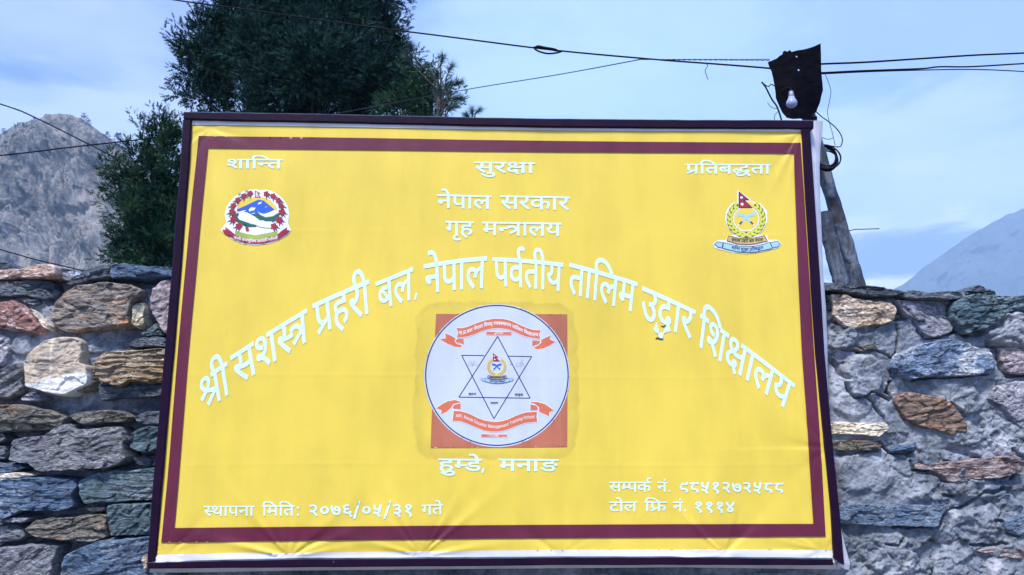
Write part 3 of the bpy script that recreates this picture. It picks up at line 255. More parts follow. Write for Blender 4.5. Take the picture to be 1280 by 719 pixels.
RUNS = {"शान्ति":[[["58",0],["66",680],["67",939],["202",1198],["40",1556]],2126],"सुरक्षा":[[["60",0],["69",676],["52",676],["179",1085],["66",1797]],2056],"प्रतिबद्धता":[[["274",0],["67",568],["40",827],["48",1397],["531",1968],["40",2759],["66",3329]],3588],"नेपाल":[[["44",0],["75",555],["46",555],["66",1123],["54",1382]],2060],"सरकार":[[["60",0],["52",676],["25",1085],["66",1847],["52",2106]],2515],"गृह":[[["27",0],["71",563],["61",563]],1094],"मन्त्रालय":[[["50",0],["202",598],["269",956],["66",1508],["54",1767],["51",2445]],3025],"श्री":[[["284",0],["68",707]],966],"सशस्त्र":[[["60",0],["58",676],["215",1356],["269",1745]],2297],"प्रहरी":[[["274",0],["61",568],["52",1099],["68",1508]],1767],"बल":[[["48",0],["54",571]],1249],",":[[["799",0]],268],"पर्वतीय":[[["46",0],["57",568],["181",1124],["40",1124],["68",1694],["51",1953]],2533],"तालिम":[[["40",0],["66",570],["67",829],["54",1088],["50",1766]],2364],"उद्धार":[[["13",0],["531",548],["66",1339],["52",1598]],2007],"उदार":[[["13",0],["42",548],["66",1068],["52",1327]],1736],"शिक्षालय":[[["67",0],["58",259],["179",939],["66",1651],["54",1910],["51",2588]],3168],"हुम्डे":[[["61",0],["69",531],["207",531],["37",881],["75",1458]],1458],"मनाङ":[[["50",0],["44",598],["66",1153],["29",1412]],2059],"स्थापना":[[["215",0],["41",389],["66",1031],["46",1290],["44",1858],["66",2413]],2672],"मिति":[[["67",0],["50",259],["67",857],["40",1116]],1686],":":[[["813",0]],294],"२०७६/०५/३१":[[["108",0],["106",551],["113",1102],["112",1653],["802",2204],["106",2633],["601",3184],["802",3735],["109",4164],["107",4715]],5266],"गते":[[["27",0],["40",563],["75",1133]],1133],"सम्पर्क":[[["60",0],["207",676],["46",1026],["25",1594],["181",2356]],2356],"नं":[[["44",0],["6",555]],555],".":[[["801",0]],268],"९८५१२७२५८८":[[["603",0],["602",551],["601",1102],["107",1653],["108",2204],["113",2755],["108",3306],["601",3857],["602",4408],["602",4959]],5510],"टोल":[[["35",0],["79",504],["54",763]],1441],"फ्रि":[[["67",0],["275",259]],1030],"१११४":[[["107",0],["107",551],["107",1102],["110",1653]],2204],"ज्ञान":[[["180",0],["66",641],["44",900]],1455],"त्याग":[[["198",0],["51",349],["66",929],["27",1188]],1751],"साहस":[[["60",0],["66",676],["61",935],["60",1466]],2142],"स.प्र.बल नेपाल विपद् व्यवस्थापन तालिम शिक्षालय":[[["60",0],["801",676],["274",944],["801",1512],["48",1780],["54",2351],["3",3029],["44",3289],["75",3844],["46",3844],["66",4412],["54",4671],["3",5349],["67",5609],["57",5868],["46",6424],["200",6992],["3",7512],["212",7772],["51",8164],["57",8744],["215",9300],["41",9689],["66",10331],["46",10590],["44",11158],["3",11713],["40",11973],["66",12543],["67",12802],["54",13061],["50",13739],["3",14337],["67",14597],["58",14856],["179",15536],["66",16248],["54",16507],["51",17185]],17765],"हुम्डे मनाङ":[[["61",0],["69",531],["207",531],["37",881],["75",1458],["3",1458],["50",1718],["44",2316],["66",2871],["29",3130]],3777],"जननी जन्मभूमिश्च स्वर्गादपि गरीयसी":[[["32",0],["44",742],["44",1297],["68",1852],["3",2111],["32",2371],["202",3113],["50",3471],["49",4069],["70",4772],["67",4772],["50",5031],["213",5629],["30",6036],["3",6670],["215",6930],["57",7319],["27",7875],["66",8438],["181",8697],["42",8697],["67",9217],["46",9476],["3",10044],["27",10304],["52",10867],["68",11276],["51",11535],["60",12115],["68",12791]],13050],"सशस्त्र प्रहरी बल नेपाल":[[["60",0],["58",676],["215",1356],["269",1745],["3",2297],["274",2557],["61",3125],["52",3656],["68",4065],["3",4324],["48",4584],["54",5155],["3",5833],["44",6093],["75",6648],["46",6648],["66",7216],["54",7475]],8153],"शान्ति सुरक्षा प्रतिबद्धता":[[["58",0],["66",680],["67",939],["202",1198],["40",1556],["3",2126],["60",2386],["69",3062],["52",3062],["179",3471],["66",4183],["3",4442],["274",4702],["67",5270],["40",5529],["48",6099],["531",6670],["40",7461],["66",8031]],8290],"APF, Nepal Disaster Management Training School":[[["i2",0],["i375",690],["i137",1329],["i1375",1919],["i1422",2188],["i300",2456],["i614",3209],["i843",3792],["i507",4405],["i751",4966],["i1422",5242],["i84",5510],["i689",6232],["i871",6474],["i507",7002],["i871",7563],["i889",8091],["i614",8418],["i852",9001],["i1422",9378],["i292",9646],["i507",10550],["i773",11111],["i507",11702],["i658",12264],["i614",12877],["i766",13460],["i614",14336],["i773",14919],["i889",15510],["i1422",15837],["i411",16105],["i852",16751],["i507",17127],["i689",17689],["i773",17931],["i689",18522],["i773",18764],["i658",19355],["i1422",19968],["i397",20237],["i586",20878],["i670",21450],["i790",22041],["i790",22641],["i751",23240]],23516],"Humde Manang":[[["i161",0],["i915",743],["i766",1334],["i597",2210],["i614",2823],["i1422",3406],["i292",3674],["i507",4578],["i773",5139],["i507",5730],["i773",6292],["i658",6882]],7496]}

# ------------------------------------------------------------------ materials
def simple_mat(name, col, rough=.6, var=.12, scale=20, bumps=.0, metallic=0, spec=.5):
    m, nt, b = new_mat(name); v = objvec(nt)
    n = nt.noise(v, scale, 6, .6)
    c2 = tuple(x * (1 - var * 2) for x in col); c1 = tuple(min(1, x * (1 + var)) for x in col)
    nt.l(nt.ramp(n, [(.3, c2), (.7, c1)]), b.inputs['Base Color'])
    b.inputs['Roughness'].default_value = rough; b.inputs['Metallic'].default_value = metallic
    b.inputs['Specular IOR Level'].default_value = spec
    if bumps: nt.l(nt.bump(n, bumps, .005), b.inputs['Normal'])
    return m

def vinyl_mat(name, col, dirt=.10, stain=False, rough=.36):
    m, nt, b = new_mat(name)
    pos = nt.n('ShaderNodeNewGeometry').outputs['Position']
    n = nt.noise(pos, 2.2, 6, .6); n2 = nt.noise(nt.mapping(pos, scale=(1, 1, .25)), 9, 6, .65)
    f = nt.math('MULTIPLY', nt.math('ADD', n, n2), .5)
    dark = tuple(x * (1 - dirt * 2.2) for x in col)
    c = nt.ramp(f, [(.33, dark), (.56, col)])
    sp = nt.ramp(nt.noise(pos, 60, 3, .5), [(.70, 0.0), (.78, 1.0)])
    c = nt.mix(nt.math('MULTIPLY', sp, .12), c, tuple(x * .5 for x in col))
    if stain:      # smeared glue round the pasted patch, a rounded frame with ragged edges
        ce = at(621, 474)
        off = nt.vmath('SUBTRACT', pos, (ce.x, ce.y, ce.z))
        off = nt.vmath('ADD', off, nt.vmath('MULTIPLY', nt.vmath('SUBTRACT', nt.noise(pos, 14, 4, .6, col=True), (.5, .5, .5)), (.05, 0, .05)))
        s = nt.n('ShaderNodeSeparateXYZ'); nt.l(nt.vmath('ABSOLUTE', off), s.inputs[0])
        hw = (at(724, 474) - ce).x; hh = abs((at(621, 376) - ce).z)
        dx = nt.math('DIVIDE', s.outputs[0], hw); dz = nt.math('DIVIDE', s.outputs[2], hh)
        d = nt.math('POWER', nt.math('ADD', nt.math('POWER', dx, 8.0), nt.math('POWER', dz, 8.0)), 1 / 8)
        ring = nt.ramp(d, [(.80, .10), (.91, .6), (.975, 1.0), (1.0, .0)])
        blot = nt.ramp(nt.noise(pos, 11, 6, .65), [(.3, .25), (.65, 1.0)])
        c = nt.mix(nt.math('MULTIPLY', nt.math('MULTIPLY', ring, blot), .5), c, (.40, .30, .05))
    nt.l(c, b.inputs['Base Color'])
    b.inputs['Specular IOR Level'].default_value = .5
    rr = nt.math('MULTIPLY_ADD', n2, .2, rough - .1); nt.l(rr, b.inputs['Roughness'])
    # woven scrim showing through the flex
    wv = nt.n('ShaderNodeTexWave', wave_type='BANDS', bands_direction='X'); nt.l(pos, wv.inputs[0]); wv.inputs['Scale'].default_value = 130
    wv2 = nt.n('ShaderNodeTexWave', wave_type='BANDS', bands_direction='Z'); nt.l(pos, wv2.inputs[0]); wv2.inputs['Scale'].default_value = 130
    h = nt.math('ADD', nt.math('MULTIPLY', nt.math('ADD', wv.outputs['Fac'], wv2.outputs['Fac']), .08), nt.noise(pos, 7, 5, .55))
    nt.l(nt.bump(h, .25, .006), b.inputs['Normal'])
    return m

M_YEL = vinyl_mat('yellow_vinyl', (.785, .605, .080), .07, stain=True)
M_MAR = vinyl_mat('maroon_print', (.130, .012, .040), .16)
M_WMARG = vinyl_mat('white_vinyl', (.74, .74, .80), .08)
M_LET = vinyl_mat('pale_letter_print', (.66, .86, .86), .04)
M_ORG = vinyl_mat('salmon_patch', (.50, .165, .095), .18)
M_DISC = vinyl_mat('white_patch', (.56, .63, .80), .08)
M_NAVY = vinyl_mat('navy_print', (.022, .018, .10), .1)
M_BLACKP = vinyl_mat('black_print', (.02, .02, .035), .1)
M_RIB = vinyl_mat('ribbon_print', (.66, .165, .085), .1)
M_PWHITE = vinyl_mat('white_print', (.82, .84, .88), .04)
M_PMAR = vinyl_mat('crimson_print', (.34, .022, .055), .12)
M_PBLUE = vinyl_mat('blue_print', (.025, .115, .62), .1)
M_PGREEN = vinyl_mat('dark_green_print', (.015, .12, .10), .1)
M_PLGREEN = vinyl_mat('light_green_print', (.36, .47, .09), .2)
M_PSKY = vinyl_mat('pale_blue_print', (.36, .62, .84), .08)
M_PTAN = vinyl_mat('tan_print', (.62, .44, .16), .1)
M_PLEAF = vinyl_mat('leaf_yellow_print', (.66, .68, .09), .1)
M_PGREY = vinyl_mat('grey_print', (.40, .30, .36), .1)

m, nt, b = new_mat('aubergine_paint'); M_FRAME = m
pos = nt.n('ShaderNodeNewGeometry').outputs['Position']
n = nt.noise(pos, 6, 7, .65); st = nt.noise(pos, 45, 5, .7)
c = nt.ramp(n, [(.3, (.004, .003, .018)), (.55, (.015, .003, .020)), (.72, (.008, .004, .028))])
chip = nt.ramp(st, [(.70, 0.0), (.735, 1.0)])
c = nt.mix(nt.math('MULTIPLY', chip, .7), c, (.16, .15, .22))
sepn = nt.n('ShaderNodeSeparateXYZ'); nt.l(nt.n('ShaderNodeNewGeometry').outputs['Normal'], sepn.inputs[0])
sky_lit = nt.math('MULTIPLY', nt.ramp(sepn.outputs[2], [(.5, 0.0), (.9, 1.0)]), nt.ramp(nt.noise(pos, 8, 5, .6), [(.35, .2), (.6, 1.0)]))
c = nt.mix(nt.math('MULTIPLY', sky_lit, .8), c, (.13, .22, .28))  # upward rail faces coloured teal to look lit by the sky, broken by noise
nt.l(c, b.inputs['Base Color']); b.inputs['Roughness'].default_value = .45; b.inputs['Specular IOR Level'].default_value = .12
nt.l(nt.bump(nt.math('ADD', st, n), .35, .004), b.inputs['Normal'])

# ------------------------------------------------------------------ the sign
ZC = at(621, 430).z
sign = empty('notice_board', (0, .03, at(621, 708).z), 'big yellow vinyl training school notice board in an aubergine frame with arched Devanagari heading', 'sign board')

TACKS = [(362, 697, .0055), (527, 695, .0065), (700, 695, .003), (905, 694, .0045), (1030, 690, .004), (212, 693, .003), (262, 160, .0022), (1000, 166, .005), (1034, 560, .0025)]
TK = [(at(a, b_).x, at(a, b_).z, c_) for a, b_, c_ in TACKS]
def W(x, z):
    """depth of the slack vinyl: negative bulges toward the viewer"""
    x = np.asarray(x, float); z = np.asarray(z, float)
    y = .007 * fbm(x * 1.6 + 3, z * 1.3, 0.5, 3)
    bot = at(621, 700).z
    g = np.exp(-(z - bot) / .30)
    y = y + .008 * g * fbm(x * 4.0 + (z - bot) * 2.2, (z - bot) * 2.0, 4.2, 3)
    y = y + .0040 * np.exp(-(z - bot) / .5) * vnoise((x - z * .45) * 9, z * 1.4, 7.7)
    for z0, a0 in ((1.83, .0003), (2.36, .00025), (1.52, .00035)):      # old fold lines
        y = y - a0 * np.exp(-((z - z0 + .004 * np.sin(x * 3)) / .006) ** 2) * (1 + .5 * vnoise(x * 5, z0 * 9, 1.0))
    for i, (tx, tz, A) in enumerate(TK):
        dx = x - tx; dz = z - tz; r = np.hypot(dx, dz) + 1e-6; th = np.arctan2(dz, dx)
        fold = 1 - np.sqrt(vnoise(th * 3.6 + i * 9, i * 3.3, .5) ** 2 + .02) * 2
        y = y - 1.7 * A * fold * np.exp(-r / .16) * sstep(.0, .05, r)
    return y
def surf(x, z, off=0.0):
    return W(x, z) - off

def bar(name, pts_a, pts_b, y0, y1, parent, mat):
    """a bar between two traced edge lines (same number of points), traced on its front face y0"""
    n = len(pts_a); A = [at(px, py, y0) for px, py in pts_a]; B = [at(px, py, y0) for px, py in pts_b]
    V = []; Fc = []; e = .004
    prof = []
    for a, b2 in zip(A, B):
        d = (b2 - a).normalized() * e
        ring = [(a.x, y1, a.z), (a.x, y0 + e, a.z), (a.x + d.x, y0, a.z + d.z), (b2.x - d.x, y0, b2.z - d.z), (b2.x, y0 + e, b2.z), (b2.x, y1, b2.z)]
        prof.append(ring)
    sub = []
    for i in range(n - 1):
        k = max(1, int((A[i + 1] - A[i]).length / .02))
        for q in range(k):
            t = q / k; sub.append([tuple(p[j] * (1 - t) + r[j] * t for j in range(3)) for p, r in zip(prof[i], prof[i + 1])])
    sub.append(prof[-1])
    V = np.array([p for r in sub for p in r]); m6 = 6
    nz = fbm(V[:, 0] * 9, V[:, 1] * 9, V[:, 2] * 9, 3) * .0012
    V[:, 1] += nz; V[:, 0] += nz * .8; V[:, 2] += fbm(V[:, 0] * 11, 4, V[:, 2] * 11, 3) * .001
    for i in range(len(sub) - 1):
        for k in range(6):
            a = i * 6 + k; b2 = i * 6 + (k + 1) % 6
            Fc.append((a, b2, b2 + 6, a + 6))
    Fc.append(tuple(reversed(range(6)))); Fc.append(tuple(range((len(sub) - 1) * 6, len(sub) * 6)))
    return mesh_obj(name, V, Fc, mat, parent)
YF = -.015
bar('top_rail', [(229.2, 139.2), (300, 140.3), (400, 142), (600, 146.3), (700, 148), (860, 149.3), (1017, 149.8)],
    [(229.2, 149.0), (300, 150.6), (400, 152.6), (600, 157), (700, 158.7), (860, 160), (1017, 160.6)], YF, .02, sign, M_FRAME)
bar('side_rail', [(228.4, 149.6), (225.4, 200), (212.3, 360), (205.4, 440), (194.5, 560), (183.4, 702)],
    [(239.0, 149.8), (236.3, 200), (223.8, 360), (217.0, 440), (205.8, 560), (194.4, 702)], YF + .003, .02, sign, M_FRAME)
bar('side_rail', [(1002.8, 161.0), (1014.4, 350), (1020.4, 440), (1030.8, 550), (1039.8, 640), (1043.2, 698)],
    [(1013.2, 161.0), (1025.9, 350), (1031.2, 440), (1041, 550), (1050.3, 640), (1056, 706.8)], YF - .001, .02, sign, M_FRAME)
bar('bottom_rail', [(184.0, 702.5), (210, 701.6), (362, 698), (527, 697), (700, 696), (850, 695.6), (1041, 697.8)],
    [(184.4, 711.5), (210, 711.0), (362, 709.6), (527, 708.4), (700, 706.8), (850, 706.4), (1041.6, 706.9)], YF + .004, .02, sign, M_FRAME)

# banner sheet
bx0 = at(183, 640).x - .0; bx1 = at(1052, 640).x; bz0 = at(621, 706).z; bz1 = at(621, 149).z
def banner_mesh(step):
    nx = int((bx1 - bx0) / step); nz = int((bz1 - bz0) / step)
    u = np.linspace(0, 1, nx + 1); v = np.linspace(0, 1, nz + 1)
    U, Vv = np.meshgrid(u, v)
    TL, TR, BL, BR = (at(*p) for p in ((234, 146), (1010, 154), (190, 706), (1049, 702)))
    X = (TL.x * (1 - U) + TR.x * U) * Vv + (BL.x * (1 - U) + BR.x * U) * (1 - Vv)
    Z = (TL.z * (1 - U) + TR.z * U) * Vv + (BL.z * (1 - U) + BR.z * U) * (1 - Vv)
    Y = surf(X, Z)
    V = np.stack([X.ravel(), Y.ravel(), Z.ravel()], 1)
    i = np.arange(nz)[:, None] * (nx + 1) + np.arange(nx)[None, :]
    Fq = np.stack([i, i + 1, i + nx + 2, i + nx + 1], -1).reshape(-1, 4)
    return V, Fq
V, Fq = banner_mesh(.0055)
banner = mesh_obj('vinyl_banner', V, Fq, M_YEL, sign, smooth=True)

# steel sub-frame behind the vinyl, with brackets that reach the wall
M_STEEL = simple_mat('rusty_steel', (.16, .10, .09), .6, .3, 30, .3, .6)
def box(name, x0, x1, y0, y1, z0, z1, mat, parent):
    V = [(x, y, z) for x in (x0, x1) for y in (y0, y1) for z in (z0, z1)]
    Fc = [(0, 1, 3, 2), (4, 6, 7, 5), (0, 4, 5, 1), (2, 3, 7, 6), (0, 2, 6, 4), (1, 5, 7, 3)]
    return mesh_obj(name, V, Fc, mat, parent)
for px in (330, 621, 910):
    x = at(px, 430).x
    box('back_strut', x - .02, x + .02, .021, .05, bz0 + .02, bz1 - .03, M_STEEL, sign)
    for z in (1.25, 1.75):
        box('wall_bracket', x - .012, x + .012, .051, .19, z, z + .03, M_STEEL, sign)

# ------------------------------------------------------------------ flat print on the banner
def flatten(cont, k=4):
    """quadratic TrueType contour -> polyline"""
    pts = [(cont[i] >> 1, cont[i + 1], cont[i] & 1) for i in range(0, len(cont), 2)]
    if not pts: return []
    out = []; n = len(pts); full = []
    for i in range(n):
        a = pts[i]; b2 = pts[(i + 1) % n]; full.append(a)
        if not a[2] and not b2[2]: full.append(((a[0] + b2[0]) / 2, (a[1] + b2[1]) / 2, 1))
    s = next(i for i, p in enumerate(full) if p[2]); full = full[s:] + full[:s]
    i = 0; n = len(full)
    while i < n:
        p = full[i]; q = full[(i + 1) % n]
        out.append((p[0], p[1]))
        if q[2]: i += 1
        else:
            r = full[(i + 2) % n]
            for t in range(1, k):
                t /= k; out.append(((1 - t) ** 2 * p[0] + 2 * t * (1 - t) * q[0] + t * t * r[0], (1 - t) ** 2 * p[1] + 2 * t * (1 - t) * q[1] + t * t * r[1]))
            i += 2
    res = []
    for p in out:
        if not res or math.hypot(p[0] - res[-1][0], p[1] - res[-1][1]) > 1.5: res.append(p)
    if len(res) > 2 and math.hypot(res[0][0] - res[-1][0], res[0][1] - res[-1][1]) < 1.5: res.pop()
    return res
def embolden(loop, d):
    n = len(loop); out = []
    for i in range(n):
        a = loop[i - 1]; b2 = loop[i]; c2 = loop[(i + 1) % n]
        e1 = (b2[0] - a[0], b2[1] - a[1]); e2 = (c2[0] - b2[0], c2[1] - b2[1])
        l1 = math.hypot(*e1) or 1; l2 = math.hypot(*e2) or 1
        n1 = (-e1[1] / l1, e1[0] / l1); n2 = (-e2[1] / l2, e2[0] / l2)
        nx, ny = n1[0] + n2[0], n1[1] + n2[1]; l = math.hypot(nx, ny) or 1
        nx /= l; ny /= l; dt = max(.5, nx * n1[0] + ny * n1[1])
        out.append((b2[0] + nx * d / dt, b2[1] + ny * d / dt))
    return out
def winding(P, loops):
    wn = np.zeros(len(P))
    for lp in loops:
        L = np.array(lp); A = L; B = np.roll(L, -1, 0)
        for a, b2 in zip(A, B):
            upw = (a[1] <= P[:, 1]) & (b2[1] > P[:, 1]); dn = (a[1] > P[:, 1]) & (b2[1] <= P[:, 1])
            cr = (b2[0] - a[0]) * (P[:, 1] - a[1]) - (P[:, 0] - a[0]) * (b2[1] - a[1])
            wn += (upw & (cr > 0)).astype(int) - (dn & (cr < 0)).astype(int)
    return wn
def fill(loops, grid=None, evenodd=False):
    """triangulate loops (2-D), with interior points every `grid` so that the sheet can bend"""
    vs = []; es = []
    for lp in loops:
        if len(lp) < 3: continue
        L = []
        for a, b2 in zip(lp, lp[1:] + lp[:1]):
            L.append(a)
            if grid:
                k = int(math.hypot(b2[0] - a[0], b2[1] - a[1]) / grid)
                for q in range(1, k + 1): L.append((a[0] + (b2[0] - a[0]) * q / (k + 1), a[1] + (b2[1] - a[1]) * q / (k + 1)))
        s = len(vs); vs += L; n = len(L)
        es += [(s + i, s + (i + 1) % n) for i in range(n)]
    if not vs: return np.zeros((0, 2)), np.zeros((0, 3), int)
    A = np.array(vs)
    if grid:
        gx = np.arange(A[:, 0].min() + grid / 2, A[:, 0].max(), grid); gy = np.arange(A[:, 1].min() + grid / 2, A[:, 1].max(), grid)
        GX, GY = np.meshgrid(gx, gy); P = np.stack([GX.ravel(), GY.ravel()], 1)
        if len(P):
            wn = winding(P, loops); ins = (wn.astype(int) % 2 == 1) if evenodd else wn != 0
            vs += [tuple(p) for p in P[ins]]
    r = delaunay_2d_cdt([Vector(v) for v in vs], es, [], 0, 1e-7)
    Vo = np.array([(v.x, v.y) for v in r[0]]); Fo = np.array([f for f in r[2] if len(f) == 3])
    cen = Vo[Fo].mean(1); wn = winding(cen, loops)
    ins = (wn.astype(int) % 2 == 1) if evenodd else wn != 0
    return Vo, Fo[ins]
_gc = {}
def glyph_mesh(g, bold, grid):
    k = (g, bold, grid)
    if k not in _gc:
        loops = [flatten(c2) for c2 in GLYPHS[g]]; loops = [l for l in loops if len(l) > 2]
        if bold:
            # outer contours run clockwise in TrueType: the normal on their left points outward
            loops = [embolden(l, bold) for l in loops]
        _gc[k] = fill(loops, grid) if loops else (np.zeros((0, 2)), np.zeros((0, 3), int))
    return _gc[k]
def px_to_plane(P):
    """image-plane tracing -> sign plane (vectorised ray hit with y = 0)"""
    P = np.asarray(P, float)
    D = np.stack([(P[:, 0] - 640) / F, (359.5 - P[:, 1]) / F, -np.ones(len(P))], 1) @ np.array(RM).T
    t = -CAM.y / D[:, 1]
    return CAM.x + D[:, 0] * t, CAM.z + D[:, 2] * t
class Print:
    def __init__(s): s.V = []; s.F = []; s.M = []; s.mats = []; s.n = 0
    def mat(s, m):
        if m not in s.mats: s.mats.append(m)
        return s.mats.index(m)
    def add2(s, P, T, mat, layer):
        """P in photo pixels"""
        if not len(P) or not len(T): return
        x, z = px_to_plane(P)
        y = surf(x, z, (.0030 if layer < 2 else .0011) + .00016 * layer)
        # make every triangle face the viewer
        a = (x[T[:, 1]] - x[T[:, 0]]) * (z[T[:, 2]] - z[T[:, 0]]) - (x[T[:, 2]] - x[T[:, 0]]) * (z[T[:, 1]] - z[T[:, 0]])
        T = T.copy(); fl = a < 0; T[fl] = T[fl][:, ::-1]
        s.V.append(np.stack([x, y, z], 1)); s.F.append(T + s.n); s.n += len(x)
        s.M.append(np.full(len(T), s.mat(mat)))
    def poly(s, loops, mat, layer, grid=2.6, evenodd=False):
        if isinstance(loops[0][0], (int, float)): loops = [loops]
        V2, T = fill([list(map(tuple, l)) for l in loops], grid, evenodd)
        s.add2(V2, T, mat, layer)
    def line(s, pts, wd, mat, layer, closed=False):
        P = []
        src = list(pts) + ([pts[0]] if closed else [])
        for a, b2 in zip(src, src[1:]):
            a, b2 = Vector(a), Vector(b2); k = max(1, int((b2 - a).length / 2.2)); P += [a.lerp(b2, q / k) for q in range(k)]
        if not closed: P.append(Vector(src[-1]))
        n = len(P); A = []; B = []
        for i in range(n):
            if closed: t = (P[(i + 1) % n] - P[i]).normalized() + (P[i] - P[i - 1]).normalized()
            else: t = P[min(i + 1, n - 1)] - P[max(i - 1, 0)]
            t = t.normalized(); nn = Vector((-t.y, t.x)) * wd / 2
            A.append(P[i] + nn); B.append(P[i] - nn)
        V2 = np.array([tuple(p) for p in A + B]); T = []
        for i in range(n if closed else n - 1):
            j = (i + 1) % n; T += [(i, j, n + j), (i, n + j, n + i)]
        s.add2(V2, np.array(T), mat, layer)
    def text(s, run, top, bot, mat, layer, bold=14, grid=130, lift=622.0):
        """top(u), bot(u): photo-pixel curves for the head line and the baseline"""
        r, wd = RUNS[run]
        for g, x0 in r:
            P, T = glyph_mesh(g, bold, grid)
            if not len(P): continue
            u = (P[:, 0] + x0) / wd; v = (lift - P[:, 1]) / lift
            A = np.array([top(t) for t in u]); B = np.array([bot(t) for t in u])
            s.add2(A * (1 - v[:, None]) + B * v[:, None], T, mat, layer)
    def build(s, name, parent, label=None):
        o = mesh_obj(name, np.concatenate(s.V), np.concatenate(s.F), s.mats, parent, smooth=True, midx=np.concatenate(s.M))
        if label: o['label'] = label
        return o
def seg(a, b2): return lambda u: (a[0] + (b2[0] - a[0]) * u, a[1] + (b2[1] - a[1]) * u)
def quad(TL, TR, BL, BR, sag=0):
    def f(a, b2):
        return lambda u: (a[0] + (b2[0] - a[0]) * u, a[1] + (b2[1] - a[1]) * u - sag * 4 * u * (1 - u))
    return f(TL, TR), f(BL, BR)

# white margins, maroon border
p = Print()
p.poly([(238, 146), (400, 150), (600, 155), (800, 157), (1008, 158), (1008, 165.2), (985, 165.2), (800, 164.4), (630, 162.9), (500, 160.6), (380, 158.4), (245, 156.2), (236, 156)], M_WMARG, 0, 2.4)
p.build('white_margin', banner)
p = Print()
p.poly([(192, 707), (193, 694), (210, 692.8), (300, 691), (362, 691.5), (400, 690.4), (530, 689.2), (660, 687.6), (800, 686.8), (930, 686.4), (1020, 687.2), (1046, 688), (1046, 703), (700, 702), (400, 704)], M_WMARG, 0, 2.4)
p.build('white_margin', banner)
p = Print()
p.poly([[(248.7, 170.4), (400, 172.2), (600, 175.4), (800, 177.8), (1000.5, 179.3), (1011.3, 350), (1017, 440), (1025, 560), (1031.4, 670.6), (860, 671.5), (620, 673.2), (400, 675.6), (202.5, 678), (213, 560), (222.8, 440), (230, 360), (239, 265)],
        [(260.4, 185.5), (250.5, 290), (244.2, 360), (236.7, 440), (228, 545), (219, 659.8), (400, 658.2), (620, 656.4), (860, 655), (1016, 654.8), (1008.6, 540), (1001.7, 440), (997.2, 350), (991.6, 192.4), (800, 191.2), (600, 189.5), (400, 187.2)]], M_MAR, 1, 2.6, evenodd=True)
p.build('maroon_border', banner)

# lettering: one mesh for every word
def word(run, TL, TR, BL, BR, sag=0, bold=11, grid=130, mat=None, label=None):
    p = Print(); t, b2 = quad(TL, TR, BL, BR, sag)
    p.text(run, t, b2, mat or M_LET, 2, bold, grid)
    return p.build('lettering', banner, label)
def flatword(run, x0, y0, x1, y1, base, **k):
    return word(run, (x0, y0), (x1, y1), (x0, y0 + base), (x1, y1 + base), **k)
flatword('शान्ति', 283.1, 199.2, 352.5, 199.4, 11.4, bold=15)
flatword('सुरक्षा', 593.4, 202.6, 667.8, 203.6, 13, bold=15)
flatword('प्रतिबद्धता', 857, 205.6, 962.7, 205.8, 11.6, bold=15)
flatword('नेपाल', 546.7, 243.3, 613.5, 244.8, 16.4)
flatword('सरकार', 625.5, 244.6, 711.6, 246.2, 16.4)
flatword('गृह', 557, 276.4, 591.5, 277.3, 16.6)
flatword('मन्त्रालय', 603.2, 277.3, 701.1, 278.9, 16.6)
z4 = lambda x, y: (220 + x / 2.996, 300 + y / 2.996)
z5 = lambda x, y: (480 + x / 4.571, 290 + y / 4.571)
z6 = lambda x, y: (700 + x / 2.997, 290 + y / 2.997)
HB = 12
word('श्री', z4(78, 537), z4(190, 458), z4(100, 646), z4(205, 572), bold=HB)
word('सशस्त्र', z4(205, 437), z4(487, 260), z4(228, 546), z4(496, 376), sag=.6, bold=HB)
word('प्रहरी', z4(512, 242), z4(720, 150), z4(527, 356), z4(729, 270), sag=.5, bold=HB)
word('बल', (469.7, 353.4), (515.4, 334.6), (474, 387), (515.4, 373.6), bold=HB)
word(',', (516.6, 353), (523.4, 351), (517, 371.5), (523.4, 369.5), bold=HB)
word('नेपाल', z5(228, 188), z5(585, 142), z5(236, 352), z5(578, 318), sag=1.2, bold=HB)
word('पर्वतीय', z5(622, 147), z5(1022, 180), z5(630, 306), z5(1014, 340), sag=1.0, bold=HB)
word('तालिम', z6(36, 117), z6(289, 190), z6(30, 228), z6(276, 300), sag=.8, bold=HB)
word('उदार', z6(310, 205), z6(506, 295), z6(300, 320), z6(492, 400), sag=.5, bold=HB)
word('शिक्षालय', z6(528, 308), z6(877, 570), z6(514, 424), z6(846, 664), sag=1.2, bold=HB)
flatword('हुम्डे', 548.1, 573.6, 601.5, 574.2, 14.6, bold=15)
flatword(',', 601, 574, 607, 574, 14.6, bold=15)
flatword('मनाङ', 624, 573.8, 697.5, 574.4, 14.8, bold=15)
flatword('स्थापना', 254.9, 632.8, 317.8, 632.6, 12.4, bold=11)
flatword('मिति', 327.8, 632.2, 368, 632, 12.6, bold=11)
flatword(':', 370, 632, 375.5, 632, 12.6, bold=11)
flatword('२०७६/०५/३१', 385, 631.4, 517.5, 631, 13.6, bold=18)
flatword('गते', 527.2, 631.4, 553.5, 630.6, 12.4, bold=11)
flatword('सम्पर्क', 761.6, 602.6, 813.5, 602.8, 12, bold=11)
flatword('नं', 821.2, 602.6, 833.6, 602.8, 12, bold=11)
flatword('.', 835, 602.8, 839, 602.8, 12, bold=11)
flatword('९८५१२७२५८८', 848, 602.9, 980, 603.6, 12.6, bold=18)
flatword('टोल', 761.6, 627.4, 796, 627.4, 11.8, bold=11)
flatword('फ्रि', 805.2, 627.2, 833, 627.4, 11.8, bold=11)
flatword('नं', 841, 627.4, 852.8, 627.4, 11.8, bold=11)
flatword('.', 854.2, 627.4, 858.2, 627.4, 11.8, bold=11)
flatword('१११४', 866, 627.6, 919, 628, 12, bold=18)
